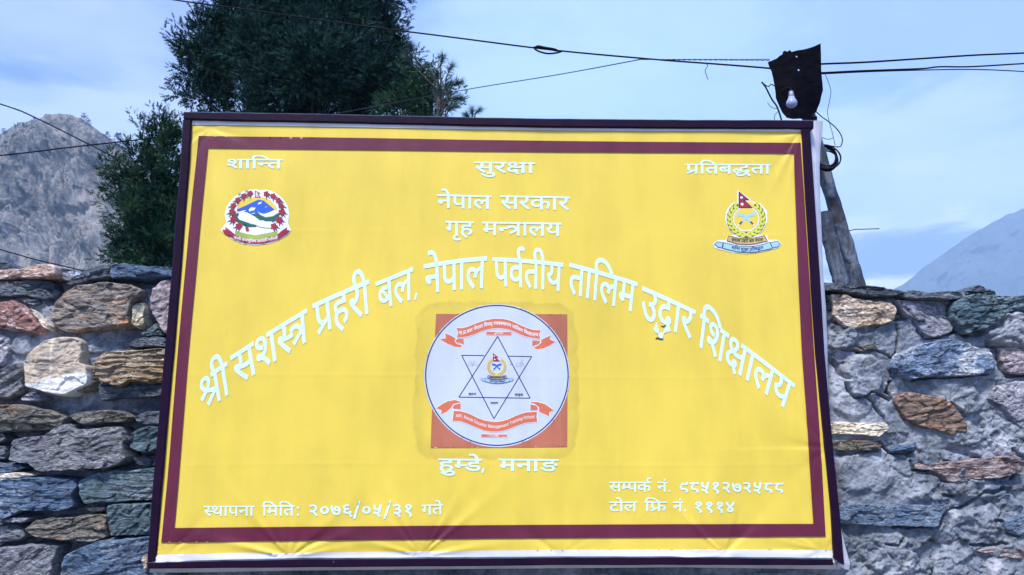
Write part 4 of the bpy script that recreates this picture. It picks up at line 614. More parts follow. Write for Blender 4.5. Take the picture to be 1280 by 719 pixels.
# torn sticker below the heading letter, two dark specks
p = Print()
z7 = lambda x, y: (790 + x / 10.27, 370 + y / 10.27)
p.poly([z7(*q) for q in ((318, 335), (330, 400), (350, 420), (345, 470), (400, 470), (415, 430), (440, 385), (470, 400), (475, 440), (440, 470), (410, 480), (395, 545), (350, 545), (335, 480), (300, 470), (275, 430), (295, 385))], M_LET, 4)
p.poly([z7(*q) for q in ((368, 378), (400, 388), (430, 372), (432, 388), (402, 402), (375, 390))], M_BLACKP, 5)
p.poly([z7(*q) for q in ((300, 545), (330, 528), (365, 545), (405, 545), (398, 560), (360, 562), (335, 550), (305, 555))], M_BLACKP, 5)
p.build('torn_sticker', banner, 'torn white sticker scrap with two dark specks')

# ------------------------------------------------------------------ round patch in the middle
def ell(cx, cy, rx, ry, n=72, a0=0, a1=2 * math.pi, end=False):
    k = n + 1 if end else n
    return [(cx + rx * math.cos(a0 + (a1 - a0) * i / n), cy + ry * math.sin(a0 + (a1 - a0) * i / n)) for i in range(k)]
p = Print()
p.poly([(545, 392.4), (620, 392.2), (709, 393), (709.2, 470), (708.8, 558.6), (620, 559.6), (538.3, 559.8), (541, 480)], M_ORG, 2, 1.8)
p.build('square_patch', banner, 'faded salmon square patch')
p = Print()
zc = lambda x, y: (520 + x / 3.595, 370 + y / 3.595)
p.poly(ell(621.1, 469.6, 91.0, 89.4, 96), M_DISC, 4)
p.line(ell(621.1, 469.4, 89.0, 87.4, 120), 1.5, M_NAVY, 5, closed=True)
L = lambda a, b2, m=M_NAVY, wd=1.2, ly=5: p.line([a, ((a[0] + b2[0]) / 2, (a[1] + b2[1]) / 2), b2], wd, m, ly)
A1, A2, A3 = zc(367, 182), zc(193, 455), zc(513, 460); B1, B2, B3 = zc(205, 267), zc(520, 273), zc(350, 552)
for a, b2 in ((A1, A2), (A2, A3), (A3, A1), (B1, B3), (B2, B3), (B1, zc(306, 268.5)), (zc(414, 271), B2)): L(a, b2)
disc = p.build('round_patch', banner, 'round white patch with six-pointed star in a navy ring')

p = Print()
za = lambda x, y: (540 + x / 8, 390 + y / 8); zb = lambda x, y: (540 + x / 8, 480 + y / 8)
def zp(z, s_): return [z(*q) for q in s_]
def outlined(z, pts, mat, ly, wd=.6):
    p.poly(zp(z, pts), mat, ly, 4)
    p.line(zp(z, pts), wd, M_PWHITE, ly + 1, closed=True)
outlined(za, [(70, 268), (135, 262), (130, 210), (190, 235), (236, 262), (240, 290), (300, 322), (290, 358), (230, 352), (150, 320), (100, 290)], M_RIB, 6)
outlined(za, [(1085, 278), (1190, 232), (1180, 275), (1240, 300), (1180, 340), (1110, 370), (1050, 378), (1010, 360), (1060, 335), (1088, 310)], M_RIB, 6)
p.poly(zp(za, [(250, 272), (315, 268), (318, 325), (285, 312), (238, 292)]), M_RIB, 8, 4)
p.poly(zp(za, [(1003, 285), (1078, 290), (1078, 325), (1040, 342), (1003, 345)]), M_RIB, 8, 4)
top_up = [(245, 158), (300, 160), (360, 145), (420, 120), (480, 98), (540, 80), (600, 68), (650, 65), (700, 67), (750, 75), (800, 92), (850, 115), (900, 138), (950, 160), (1010, 178), (1085, 182)]
top_lo = [(250, 262), (310, 256), (360, 247), (420, 228), (480, 203), (540, 182), (600, 170), (650, 165), (700, 168), (750, 176), (800, 190), (850, 212), (900, 236), (950, 252), (1010, 264), (1085, 277)]
p.poly(zp(za, top_up + [(1066, 228)] + top_lo[::-1] + [(266, 205)]), M_RIB, 9, 4)
p.line(zp(za, top_up), .6, M_PWHITE, 10); p.line(zp(za, top_lo), .6, M_PWHITE, 10)
p.line(zp(za, [(250, 262), (228, 290), (250, 318), (310, 330)]), .9, M_PWHITE, 10)
p.line(zp(za, [(1085, 277), (1090, 308), (1060, 332), (1010, 348)]), .9, M_PWHITE, 10)
outlined(za, [(542, 196), (668, 199), (795, 201), (795, 234), (668, 233), (542, 231)], M_RIB, 9, .4)
def interp(curve, z):
    xs = [c2[0] for c2 in curve]; ys = [c2[1] for c2 in curve]
    return lambda u, d=0.0: z(xs[0] + 25 + (xs[-1] - xs[0] - 50) * u, float(np.interp(xs[0] + 25 + (xs[-1] - xs[0] - 50) * u, xs, ys)) + d)
cu = interp(top_up, za)
LNG = 'स.प्र.बल नेपाल विपद् व्यवस्थापन तालिम शिक्षालय'
p.text(LNG, lambda u: (cu(u)[0], cu(u)[1] + 4.2), lambda u: (cu(u)[0], cu(u)[1] + 8.0), M_PWHITE, 11, 18, None)
p.text('हुम्डे मनाङ', lambda u: za(625 + 85 * u, 207), lambda u: za(625 + 85 * u, 222), M_PWHITE, 11, 18, None)
p.build('ribbon', disc, 'upper salmon ribbon with white lettering')
p = Print()
outlined(zb, [(35, 245), (100, 200), (160, 170), (230, 158), (285, 175), (285, 188), (215, 205), (195, 240), (150, 280), (85, 310), (95, 265)], M_RIB, 6)
outlined(zb, [(985, 180), (1050, 178), (1130, 200), (1180, 235), (1225, 268), (1175, 285), (1172, 328), (1110, 300), (1068, 280), (1070, 240), (1030, 205), (985, 195)], M_RIB, 6)
p.poly(zp(zb, [(215, 212), (285, 195), (285, 252), (205, 245)]), M_RIB, 8, 4); p.poly(zp(zb, [(985, 207), (1048, 222), (1060, 262), (985, 264)]), M_RIB, 8, 4)
bu = [(212, 265), (290, 272), (340, 285), (400, 309), (460, 340), (520, 361), (580, 373), (640, 378), (700, 371), (760, 353), (820, 325), (880, 301), (940, 283), (1050, 275)]
bl = [(200, 372), (280, 376), (340, 394), (400, 420), (460, 445), (520, 468), (580, 480), (640, 482), (700, 476), (760, 457), (820, 434), (880, 410), (940, 392), (1055, 382)]
p.poly(zp(zb, bu + [(1042, 325)] + bl[::-1] + [(215, 320)]), M_RIB, 9, 4)
p.line(zp(zb, bu), .6, M_PWHITE, 10); p.line(zp(zb, bl), .6, M_PWHITE, 10)
p.line(zp(zb, [(285, 190), (220, 205), (200, 235), (215, 265), (200, 372)]), .8, M_PWHITE, 10)
p.line(zp(zb, [(985, 200), (1040, 212), (1068, 245), (1050, 275), (1055, 382)]), .8, M_PWHITE, 10)
outlined(zb, [(490, 503), (620, 504), (750, 505), (750, 535), (620, 534), (490, 533)], M_RIB, 9, .4)
cb = interp(bu, zb)
p.text('APF, Nepal Disaster Management Training School', lambda u: (cb(u)[0], cb(u)[1] + 4.2), lambda u: (cb(u)[0], cb(u)[1] + 8.2), M_PWHITE, 11, 6, None, lift=730.0)
p.text('Humde Manang', lambda u: zb(570 + 100 * u, 510), lambda u: zb(570 + 100 * u, 528), M_PWHITE, 11, 6, None, lift=730.0)
p.build('ribbon', disc, 'lower salmon ribbon with white lettering')
for run, (x, y), (x2, y2) in (('ज्ञान', (365, 92), (440, 114)), ('साहस', (828, 98), (910, 122)), ('त्याग', (585, 182), (663, 204))):
    p = Print(); p.text(run, lambda u: zb(x + (x2 - x) * u, y), lambda u: zb(x + (x2 - x) * u, y2), M_NAVY, 6, 30, None)
    p.build('lettering', disc)
zs = lambda x, y: (565 + x / 6.25, 415 + y / 6.25)
p = Print()
for q in (-1, 1):       # open book, thin outlines
    p.line(zp(zs, [(161, 262), (161 + q * 14, 238), (161 + q * 32, 245), (161 + q * 36, 264), (161 + q * 16, 258), (161, 268)]), .45, M_PGREY, 6)
    p.line(zp(zs, [(161, 258), (161 + q * 8, 225), (161 + q * 20, 232)]), .35, M_PGREY, 6)
p.build('book_drawing', disc, 'faint outline of an open book in the left point of the star')
p = Print()
p.line(zp(zs, [(497, 246), (520, 242), (545, 246), (562, 250), (556, 266), (530, 272), (500, 268), (497, 246)]), .45, M_PGREY, 6)
p.line(zp(zs, [(500, 262), (525, 256), (548, 258), (562, 250)]), .35, M_PGREY, 6)
p.line(zp(zs, [(540, 262), (535, 240), (548, 215), (556, 222), (548, 246)]), .45, M_PGREY, 6)
p.poly(ell(*zs(460, 255), .7, .7, 8), M_NAVY, 6)
p.build('hand_drawing', disc, 'faint outline drawing in the right point of the star')

# ------------------------------------------------------------------ the two emblems
def force_emblem(p, cx, cy, s, ly, small=False):
    """crossed khukuris in a leaf wreath under the pennant, traced in an 800-pixel crop"""
    z = lambda x, y: (cx + (x - 380) * s, cy + (y - 350) * s)
    g = None if small else 4
    if not small:      # pale rim round the whole device
        p.poly(zp(z, [(292, 62), (425, 160), (420, 178), (450, 180), (520, 200), (585, 270), (590, 380), (550, 460), (500, 510), (590, 515), (600, 560), (690, 560), (735, 605), (700, 640), (540, 680), (380, 700), (220, 680), (70, 640), (45, 600), (100, 560), (180, 560), (200, 515), (260, 510), (200, 440), (170, 360), (180, 270), (230, 200), (290, 180)]), M_PTAN if False else M_PWHITE, ly, g)
        p.poly(ell(*z(380, 350), 186 * s, 172 * s, 60), M_YEL, ly + 1, g)
    p.line([z(380 + 163 * math.cos(a), 350 + 158 * math.sin(a)) for a in np.linspace(-1.05, 4.19, 50)], 64 * s, M_BLACKP if not small else M_PLEAF, ly + 2)
    p.line(ell(*z(380, 350), 128 * s, 122 * s, 50), 10 * s if not small else 6 * s, M_PWHITE, ly + 3, closed=True)
    for side in (-1, 1):
        for i in range(9):
            a = math.pi / 2 - side * (0.16 + i * .29)
            for q in (-1, 1):
                r = 163 + q * 15
                c0 = (380 + r * math.cos(a), 350 + r * .97 * math.sin(a))
                d = a - side * (math.pi / 2) + q * side * .38
                ux, uy = math.cos(d), math.sin(d); Ln, Wd = 34, 13
                lf = [(c0[0] + ux * Ln * t + -uy * Wd * w_, c0[1] + uy * Ln * t + ux * Wd * w_) for t, w_ in ((-1, 0), (-.5, .8), (0, 1), (.5, .7), (1, 0), (.5, -.7), (0, -1), (-.5, -.8))]
                p.poly(zp(z, lf), M_PLEAF if not small else M_PTAN, ly + 4, None)
    for side in (-1, 1):
        f = lambda x, y: z(380 + side * (x - 380), y)
        p.poly([f(*q) for q in ((470, 285), (475, 320), (430, 325), (395, 335), (380, 350), (330, 405), (318, 395), (360, 340), (395, 305), (430, 292))], M_PSKY if not small else M_PBLUE, ly + 5, None)
        p.line([f(338, 378), f(308, 410)], 14 * s, M_BLACKP, ly + 6)
        p.line([f(312, 405), f(300, 420)], 14 * s, M_PWHITE, ly + 7)
    p.poly(zp(z, [(303, 75), (415, 165), (365, 165), (445, 242), (303, 242)]), M_BLACKP if not small else M_PMAR, ly + 5, None)
    p.poly(zp(z, [(312, 95), (395, 158), (345, 160), (425, 234), (312, 234)]), M_PMAR, ly + 6, None)
    p.poly(ell(*z(332, 138), 14 * s, 12 * s, 12), M_PWHITE, ly + 7, None); p.poly(ell(*z(338, 205), 15 * s, 14 * s, 12), M_PWHITE, ly + 7, None)
    p.line(zp(z, [(330, 545), (380, 505), (440, 470)]), 16 * s, M_PLEAF, ly + 6); p.line(zp(z, [(440, 545), (380, 505), (320, 470)]), 16 * s, M_PLEAF, ly + 6)
    def banner_(pts, mat, k):
        p.poly(zp(z, pts), mat, k, g); p.line(zp(z, pts), 6 * s, M_BLACKP, k + 1, closed=True)
    banner_([(205, 518), (290, 540), (380, 548), (470, 540), (560, 518), (592, 575), (560, 578), (470, 600), (380, 608), (290, 600), (225, 578), (188, 570)], M_PTAN if not small else M_PGREY, ly + 7)
    banner_([(60, 605), (95, 578), (150, 588), (140, 640), (90, 628), (80, 610)], M_PSKY, ly + 7)
    banner_([(720, 605), (690, 575), (620, 588), (640, 640), (700, 628), (705, 610)], M_PSKY, ly + 7)
    top = [(155, 585), (230, 605), (310, 622), (390, 628), (470, 622), (550, 605), (615, 585)]
    low = [(640, 645), (550, 665), (470, 680), (390, 685), (310, 680), (230, 665), (145, 642)]
    banner_(top + low, M_PSKY, ly + 9)
    t1 = lambda u: z(235 + 310 * u, 542 + 15 * math.sin(math.pi * u)); t2 = lambda u: z(235 + 310 * u, 572 + 15 * math.sin(math.pi * u))
    p.text('सशस्त्र प्रहरी बल नेपाल', t1, t2, M_BLACKP, ly + 9, 24, None)
    t1 = lambda u: z(235 + 315 * u, 622 + 20 * math.sin(math.pi * u)); t2 = lambda u: z(235 + 315 * u, 650 + 20 * math.sin(math.pi * u))
    p.text('शान्ति सुरक्षा प्रतिबद्धता', t1, t2, M_NAVY, ly + 11, 24, None)
p = Print(); force_emblem(p, 885 + 380 / 7.99, 230 + 350 / 7.99, 1 / 7.99, 2)
p.build('emblem', banner, 'wreath emblem with pennant and crossed blades over two ribbons')
p = Print(); force_emblem(p, 565 + 350 / 6.25, 415 + 272 / 6.25, 1 / 7.99 * .50, 6, True)
p.build('emblem', disc, 'small coloured wreath emblem in the middle of the star')

p = Print(); ze = lambda x, y: (270 + x / 8.99, 230 + y / 8.99)
p.poly(zp(ze, [(55, 525), (95, 465), (120, 440), (100, 345), (125, 250), (170, 195), (210, 145), (290, 92), (380, 66), (450, 62), (510, 72), (570, 66), (665, 98), (745, 160), (805, 240), (825, 340), (810, 440), (825, 480), (845, 520), (800, 580), (720, 625), (600, 672), (450, 692), (300, 676), (170, 620)]), M_PWHITE, 2, 4)
p.poly(zp(ze, [(235, 290), (255, 215), (330, 165), (420, 150), (520, 150), (610, 180), (680, 260), (690, 300), (450, 330)]), M_YEL, 3, 4)
p.poly(zp(ze, [(235, 290), (330, 250), (400, 215), (480, 178), (540, 190), (600, 240), (662, 292), (600, 320), (540, 355), (470, 350), (430, 325), (380, 345), (330, 320), (250, 330)]), M_PBLUE, 4, 4)
for q in ([(370, 290), (400, 265), (450, 270), (430, 300), (395, 305), (380, 318)], [(480, 215), (520, 200), (505, 225), (470, 235)], [(545, 270), (580, 250), (570, 262)], [(470, 310), (500, 330), (540, 340), (600, 322), (650, 300), (690, 298), (640, 345), (560, 368), (500, 350)], [(240, 320), (320, 300), (345, 300), (300, 325), (250, 335)]):
    p.poly(zp(ze, q), M_PWHITE, 5, None)
p.poly(zp(ze, [(390, 345), (440, 335), (500, 352), (560, 378), (640, 365), (705, 325), (720, 400), (640, 435), (560, 430), (500, 425), (420, 385)]), M_PGREEN, 6, 4)
p.poly(zp(ze, [(190, 360), (255, 325), (265, 395), (330, 430), (400, 455), (470, 465), (450, 488), (350, 490), (250, 440), (200, 400)]), M_PGREEN, 6, 4)
p.poly(zp(ze, [(245, 375), (275, 340), (300, 318), (350, 322), (390, 345), (435, 368), (500, 415), (530, 412), (560, 425), (632, 425), (640, 470), (620, 502), (560, 495), (500, 490), (440, 460), (340, 430), (265, 405)]), M_PWHITE, 7, 4)
p.line(zp(ze, [(440, 462), (500, 490), (570, 497), (630, 500)]), .5, M_PGREEN, 8)
p.poly(zp(ze, [(330, 490), (365, 490), (380, 530), (345, 540)]), M_PMAR, 8, None)
p.poly(zp(ze, [(215, 560), (230, 530), (330, 560), (450, 580), (570, 560), (680, 530), (700, 565), (640, 610), (560, 628), (450, 634), (330, 625), (260, 600)]), M_PLGREEN, 8, 4)
for i in range(12):
    x = 260 + i * 34; p.line(zp(ze, [(x, 590 + 18 * math.sin(i * .3 + .3)), (x + 26, 560 + 18 * math.sin(i * .5))]), .5, M_PTAN, 9)
FL = [(388, 110), (318, 140), (250, 185), (200, 248), (188, 322), (200, 405), (262, 478), (570, 115), (645, 140), (705, 190), (735, 250), (742, 322), (715, 410), (655, 480)]
for i, (x, y) in enumerate(FL):
    side = -1 if x < 450 else 1; r = 32 + (6 if y > 300 else 0)
    for k, a in enumerate((.35, .95, 1.55)):
        aa = a if side > 0 else math.pi - a
        ux, uy = math.cos(aa), math.sin(aa)
        p.poly(zp(ze, [(x + ux * r * .6 - uy * 10, y + uy * r * .6 + ux * 10), (x + ux * (r + 40), y + uy * (r + 40)), (x + ux * r * .6 + uy * 10, y + uy * r * .6 - ux * 10)]), M_PGREEN if k % 2 else M_BLACKP, 9, None)
    p.poly(zp(ze, [(x + r * (1 + .16 * math.cos(5 * t)) * math.cos(t), y + r * (1 + .16 * math.cos(5 * t)) * math.sin(t) * .95) for t in np.linspace(0, 2 * math.pi, 30)[:-1]]), M_PMAR, 10, None)
p.poly(zp(ze, [(440, 78), (505, 108), (478, 114), (506, 154), (440, 154)]), M_PMAR, 9, None)
p.poly(zp(ze, [(450, 94), (480, 108), (466, 116), (488, 146), (450, 146)]), M_PWHITE, 10, None)
p.line(zp(ze, [(456, 112), (470, 114)]), .5, M_PBLUE, 11); p.line(zp(ze, [(456, 132), (474, 134)]), .6, M_PBLUE, 11)
rb_u = [(170, 532), (230, 582), (300, 612), (380, 630), (450, 634), (520, 630), (600, 612), (680, 582), (740, 530)]
rb_l = [(800, 568), (710, 622), (600, 658), (520, 674), (450, 678), (380, 674), (300, 660), (190, 612), (100, 568)]
p.poly(zp(ze, [(75, 520), (115, 520), (105, 485)] + rb_u + [(800, 488), (795, 520), (832, 522)] + rb_l), M_PMAR, 11, 4)
t1 = lambda u: ze(205 + 490 * u, 590 + 42 * math.sin(math.pi * u)); t2 = lambda u: ze(205 + 490 * u, 618 + 42 * math.sin(math.pi * u))
p.text('जननी जन्मभूमिश्च स्वर्गादपि गरीयसी', t1, t2, M_PWHITE, 12, 20, None)
p.build('emblem', banner, 'round emblem of red flowers round a blue mountain and white map')

# white flex folded round the sub-frame: right edge, bottom edge
M_FLAP = simple_mat('white_flex_back', (.62, .64, .74), .5, .12, 9, .15)
def ribbon_strip(name, inner, outer, Y0, Y1, th=.004):
    A = [at(*q, Y0) for q in inner]; B = [at(*q, Y1) for q in outer]; V = []; n = len(A)
    for a, b2 in zip(A, B):
        for k in range(5):
            t = k / 4; q = a.lerp(b2, t); q.y -= .006 * math.sin(math.pi * t); V.append(q)
    m_ = len(V); V += [Vector((q.x, q.y + th, q.z)) for q in V]; Fc = []
    for i in range(n - 1):
        for k in range(4):
            a = i * 5 + k; Fc.append((a, a + 1, a + 6, a + 5)); Fc.append((m_ + a, m_ + a + 5, m_ + a + 6, m_ + a + 1))
        Fc.append((i * 5, i * 5 + 5, m_ + i * 5 + 5, m_ + i * 5)); Fc.append((i * 5 + 4, m_ + i * 5 + 4, m_ + i * 5 + 9, i * 5 + 9))
    Fc.append((0, m_, m_ + 1, 1)); 
    return mesh_obj(name, V, Fc, M_FLAP, sign, smooth=False)
ribbon_strip('folded_flap', [(1010, 151.6), (1009, 165), (1012, 185), (1014, 210), (1016, 250), (1019, 300), (1022, 350), (1024, 385), (1026, 420), (1029, 470), (1033, 520)],
             [(1029, 151.4), (1028, 165), (1025.4, 185), (1024.4, 210), (1025.4, 250), (1027.5, 300), (1029.4, 345), (1032.4, 385), (1034.4, 430), (1034.6, 470), (1036, 520)], .023, .05)
ribbon_strip('folded_flap', [(1044, 660), (1046, 680), (1047, 700), (1046, 708)], [(1051.5, 662), (1057, 685), (1063, 706), (1061, 713)], .024, .04)
ribbon_strip('folded_flap', [(190, 704), (260, 704), (362, 703), (527, 701), (700, 700), (850, 699), (1040, 700)],
             [(187, 716), (262, 715.4), (362, 713.4), (527, 711.8), (700, 710.4), (850, 709.2), (1052, 712)], .022, .045)

# ------------------------------------------------------------------ stone materials
def stone_mat(name, c1, c2, c3, ang=0.0, stretch=5.0, scale=5.0, vein=(.62, .63, .66), veinamt=.35, rough=.78, bumps=.8, spot=None):
    m, nt, b = new_mat(name); v = objvec(nt)
    warp = nt.vmath('ADD', v, nt.vmath('MULTIPLY', nt.vmath('SUBTRACT', nt.noise(v, 4, 4, .6, col=True), (.5, .5, .5)), (.10, .10, .10)))
    st = nt.mapping(warp, scale=(1, 1, stretch), rot=(0, R(ang), 0))
    lay = nt.noise(st, scale * 2.2, 9, .68)
    big = nt.noise(warp, scale, 5, .55)
    fine = nt.noise(st, 55, 7, .7)
    c = nt.ramp(lay, [(.32, c1), (.52, c2), (.68, tuple(min(1, x * 1.35) for x in c2))])
    c = nt.mix(nt.ramp(big, [(.50, 0.0), (.66, .9)]), c, c3)
    if spot is not None:
        c = nt.mix(nt.ramp(nt.noise(st, scale * 1.4, 6, .6), [(.56, 0.0), (.66, .85)]), c, spot)
    vn = nt.noise(st, scale * 1.6, 10, .72, .6)
    vm = nt.ramp(nt.math('ABSOLUTE', nt.math('SUBTRACT', vn, .5)), [(.0, 1.0), (.022, .0)])
    c = nt.mix(nt.math('MULTIPLY', nt.math('MULTIPLY', vm, nt.ramp(big, [(.35, 0.0), (.55, 1.0)])), veinamt), c, vein)
    sp = nt.ramp(fine, [(.35, .30), (.49, 1.0), (.64, 1.8)])
    c = nt.mix(1.0, c, sp, 'MULTIPLY')
    fleck = nt.ramp(nt.noise(v, 170, 4, .6), [(.66, 0.0), (.72, 1.0)])
    c = nt.mix(nt.math('MULTIPLY', fleck, .4), c, vein)
    nt.l(c, b.inputs['Base Color'])
    nt.l(nt.math('MULTIPLY_ADD', fine, .3, rough - .22), b.inputs['Roughness'])
    h = nt.math('ADD', nt.math('MULTIPLY', lay, 1.0), nt.math('MULTIPLY', fine, .45))
    crack = nt.ramp(nt.math('ABSOLUTE', nt.math('SUBTRACT', nt.noise(st, scale * 1.1, 8, .6, 1.2), .5)), [(.0, .0), (.016, 1.0)])
    h = nt.math('ADD', h, nt.math('MULTIPLY', crack, .16))
    nt.l(nt.bump(h, bumps * 1.25, .024), b.inputs['Normal'])
    return m
SM = dict(
    dark=stone_mat('dark_schist', (.020, .030, .050), (.085, .115, .165), (.16, .19, .24), -4, 5),
    navy=stone_mat('navy_slate', (.018, .038, .085), (.060, .115, .205), (.12, .18, .27), -6, 4, bumps=.55),
    teal=stone_mat('teal_slate', (.022, .055, .085), (.085, .155, .205), (.19, .25, .30), 12, 4),
    grey=stone_mat('grey_schist', (.055, .065, .085), (.19, .21, .26), (.32, .33, .36), -8, 4.5),
    lav=stone_mat('lavender_grey_stone', (.14, .15, .21), (.30, .32, .41), (.42, .43, .50), 5, 2.2),
    olive=stone_mat('olive_schist', (.050, .052, .050), (.19, .185, .165), (.30, .26, .20), -5, 5, spot=(.24, .14, .07)),
    band=stone_mat('banded_rusty_stone', (.085, .085, .10), (.33, .30, .28), (.45, .33, .24), -2, 7, spot=(.52, .21, .085)),
    tan=stone_mat('tan_layered_stone', (.13, .085, .05), (.43, .31, .19), (.50, .42, .32), -2, 8, spot=(.45, .22, .09)),
    beige=stone_mat('beige_stone', (.24, .18, .14), (.52, .41, .32), (.58, .50, .44), 6, 2.0, spot=(.50, .27, .12), bumps=.5),
    cream=stone_mat('cream_stone', (.42, .34, .24), (.66, .60, .50), (.74, .72, .70), -3, 3, bumps=.4),
    pale=stone_mat('pale_yellow_stone', (.36, .32, .20), (.62, .58, .42), (.70, .68, .60), 30, 2, bumps=.5),
    pink=stone_mat('pink_beige_slab', (.26, .15, .12), (.55, .39, .33), (.62, .52, .48), -5, 5, bumps=.5),
    maroon=stone_mat('maroon_stone', (.12, .055, .055), (.25, .125, .115), (.30, .19, .18), 40, 1.6, veinamt=.9, vein=(.75, .72, .70), bumps=.5),
    purple=stone_mat('purple_grey_stone', (.15, .12, .15), (.30, .26, .30), (.40, .33, .33), 20, 1.6, bumps=.5),
    blue=stone_mat('blue_white_stone', (.035, .075, .15), (.17, .26, .42), (.62, .66, .72), 8, 2.6, vein=(.85, .86, .88), veinamt=.6),  # white patches and veins put bright highlights into the stone's colour
    rust=stone_mat('rust_red_stone', (.030, .022, .030), (.27, .19, .15), (.17, .028, .035), 16, 6, spot=(.50, .22, .07), vein=(.6, .6, .65)),
    brown=stone_mat('brown_purple_stone', (.10, .065, .065), (.28, .21, .21), (.42, .38, .40), 2, 2.5, bumps=.5),
)
m, nt, b = new_mat('two_tone_white_stone'); v = objvec(nt, False); SM['twotone'] = m
s = nt.n('ShaderNodeSeparateXYZ'); nt.l(v, s.inputs[0])
n = nt.noise(v, 9, 7, .65); fn = nt.noise(v, 60, 6, .7)
c = nt.ramp(n, [(.3, (.30, .27, .27)), (.5, (.50, .42, .33)), (.7, (.60, .50, .40))])
edge = nt.math('ADD', s.outputs[2], nt.math('MULTIPLY', nt.math('SUBTRACT', n, .5), .06))
edge = nt.math('MULTIPLY_ADD', s.outputs[0], -.25, edge)
lowf = nt.ramp(edge, [(.062, 1.0), (.070, 0.0)])
c = nt.mix(lowf, c, (.74, .76, .78))
wv = nt.ramp(nt.math('ABSOLUTE', nt.math('ADD', s.outputs[0], .018)), [(.0, .8), (.006, .0)])
c = nt.mix(wv, c, (.70, .64, .52))
c = nt.mix(1.0, c, nt.ramp(fn, [(.36, .75), (.62, 1.2)]), 'MULTIPLY')
nt.l(c, b.inputs['Base Color']); nt.l(nt.bump(nt.math('ADD', n, fn), .5, .008), b.inputs['Normal'])

m, nt, b = new_mat('cement_mortar'); M_MORT = m
pos = nt.n('ShaderNodeNewGeometry').outputs['Position']
n1 = nt.noise(pos, 3.2, 7, .65, .5); n2 = nt.noise(pos, 26, 8, .72); n3 = nt.noise(pos, 190, 3, .6)
c = nt.ramp(n1, [(.30, (.070, .088, .12)), (.48, (.185, .215, .265)), (.62, (.31, .34, .40)), (.74, (.45, .475, .54))])
c = nt.mix(1.0, c, nt.ramp(n2, [(.33, .45), (.48, 1.0), (.64, 1.5)]), 'MULTIPLY')
bl = nt.noise(pos, 5.5, 6, .6, .6)
c = nt.mix(nt.ramp(bl, [(.55, 0.0), (.63, .7)]), c, (.075, .11, .19))
c = nt.mix(nt.ramp(nt.noise(pos, 7.0, 7, .65, .3), [(.60, 0.0), (.68, .75)]), c, (.52, .53, .60))
c = nt.mix(nt.ramp(n3, [(.60, 0.0), (.70, .45)]), c, (.60, .61, .66))
c = nt.mix(nt.ramp(n3, [(.30, .5), (.38, 0.0)]), c, (.05, .055, .07))
nt.l(c, b.inputs['Base Color']); b.inputs['Roughness'].default_value = .92
h = nt.math('ADD', nt.math('MULTIPLY', n2, 1.0), nt.math('MULTIPLY', n3, .22))
nt.l(nt.bump(h, .75, .011), b.inputs['Normal'])

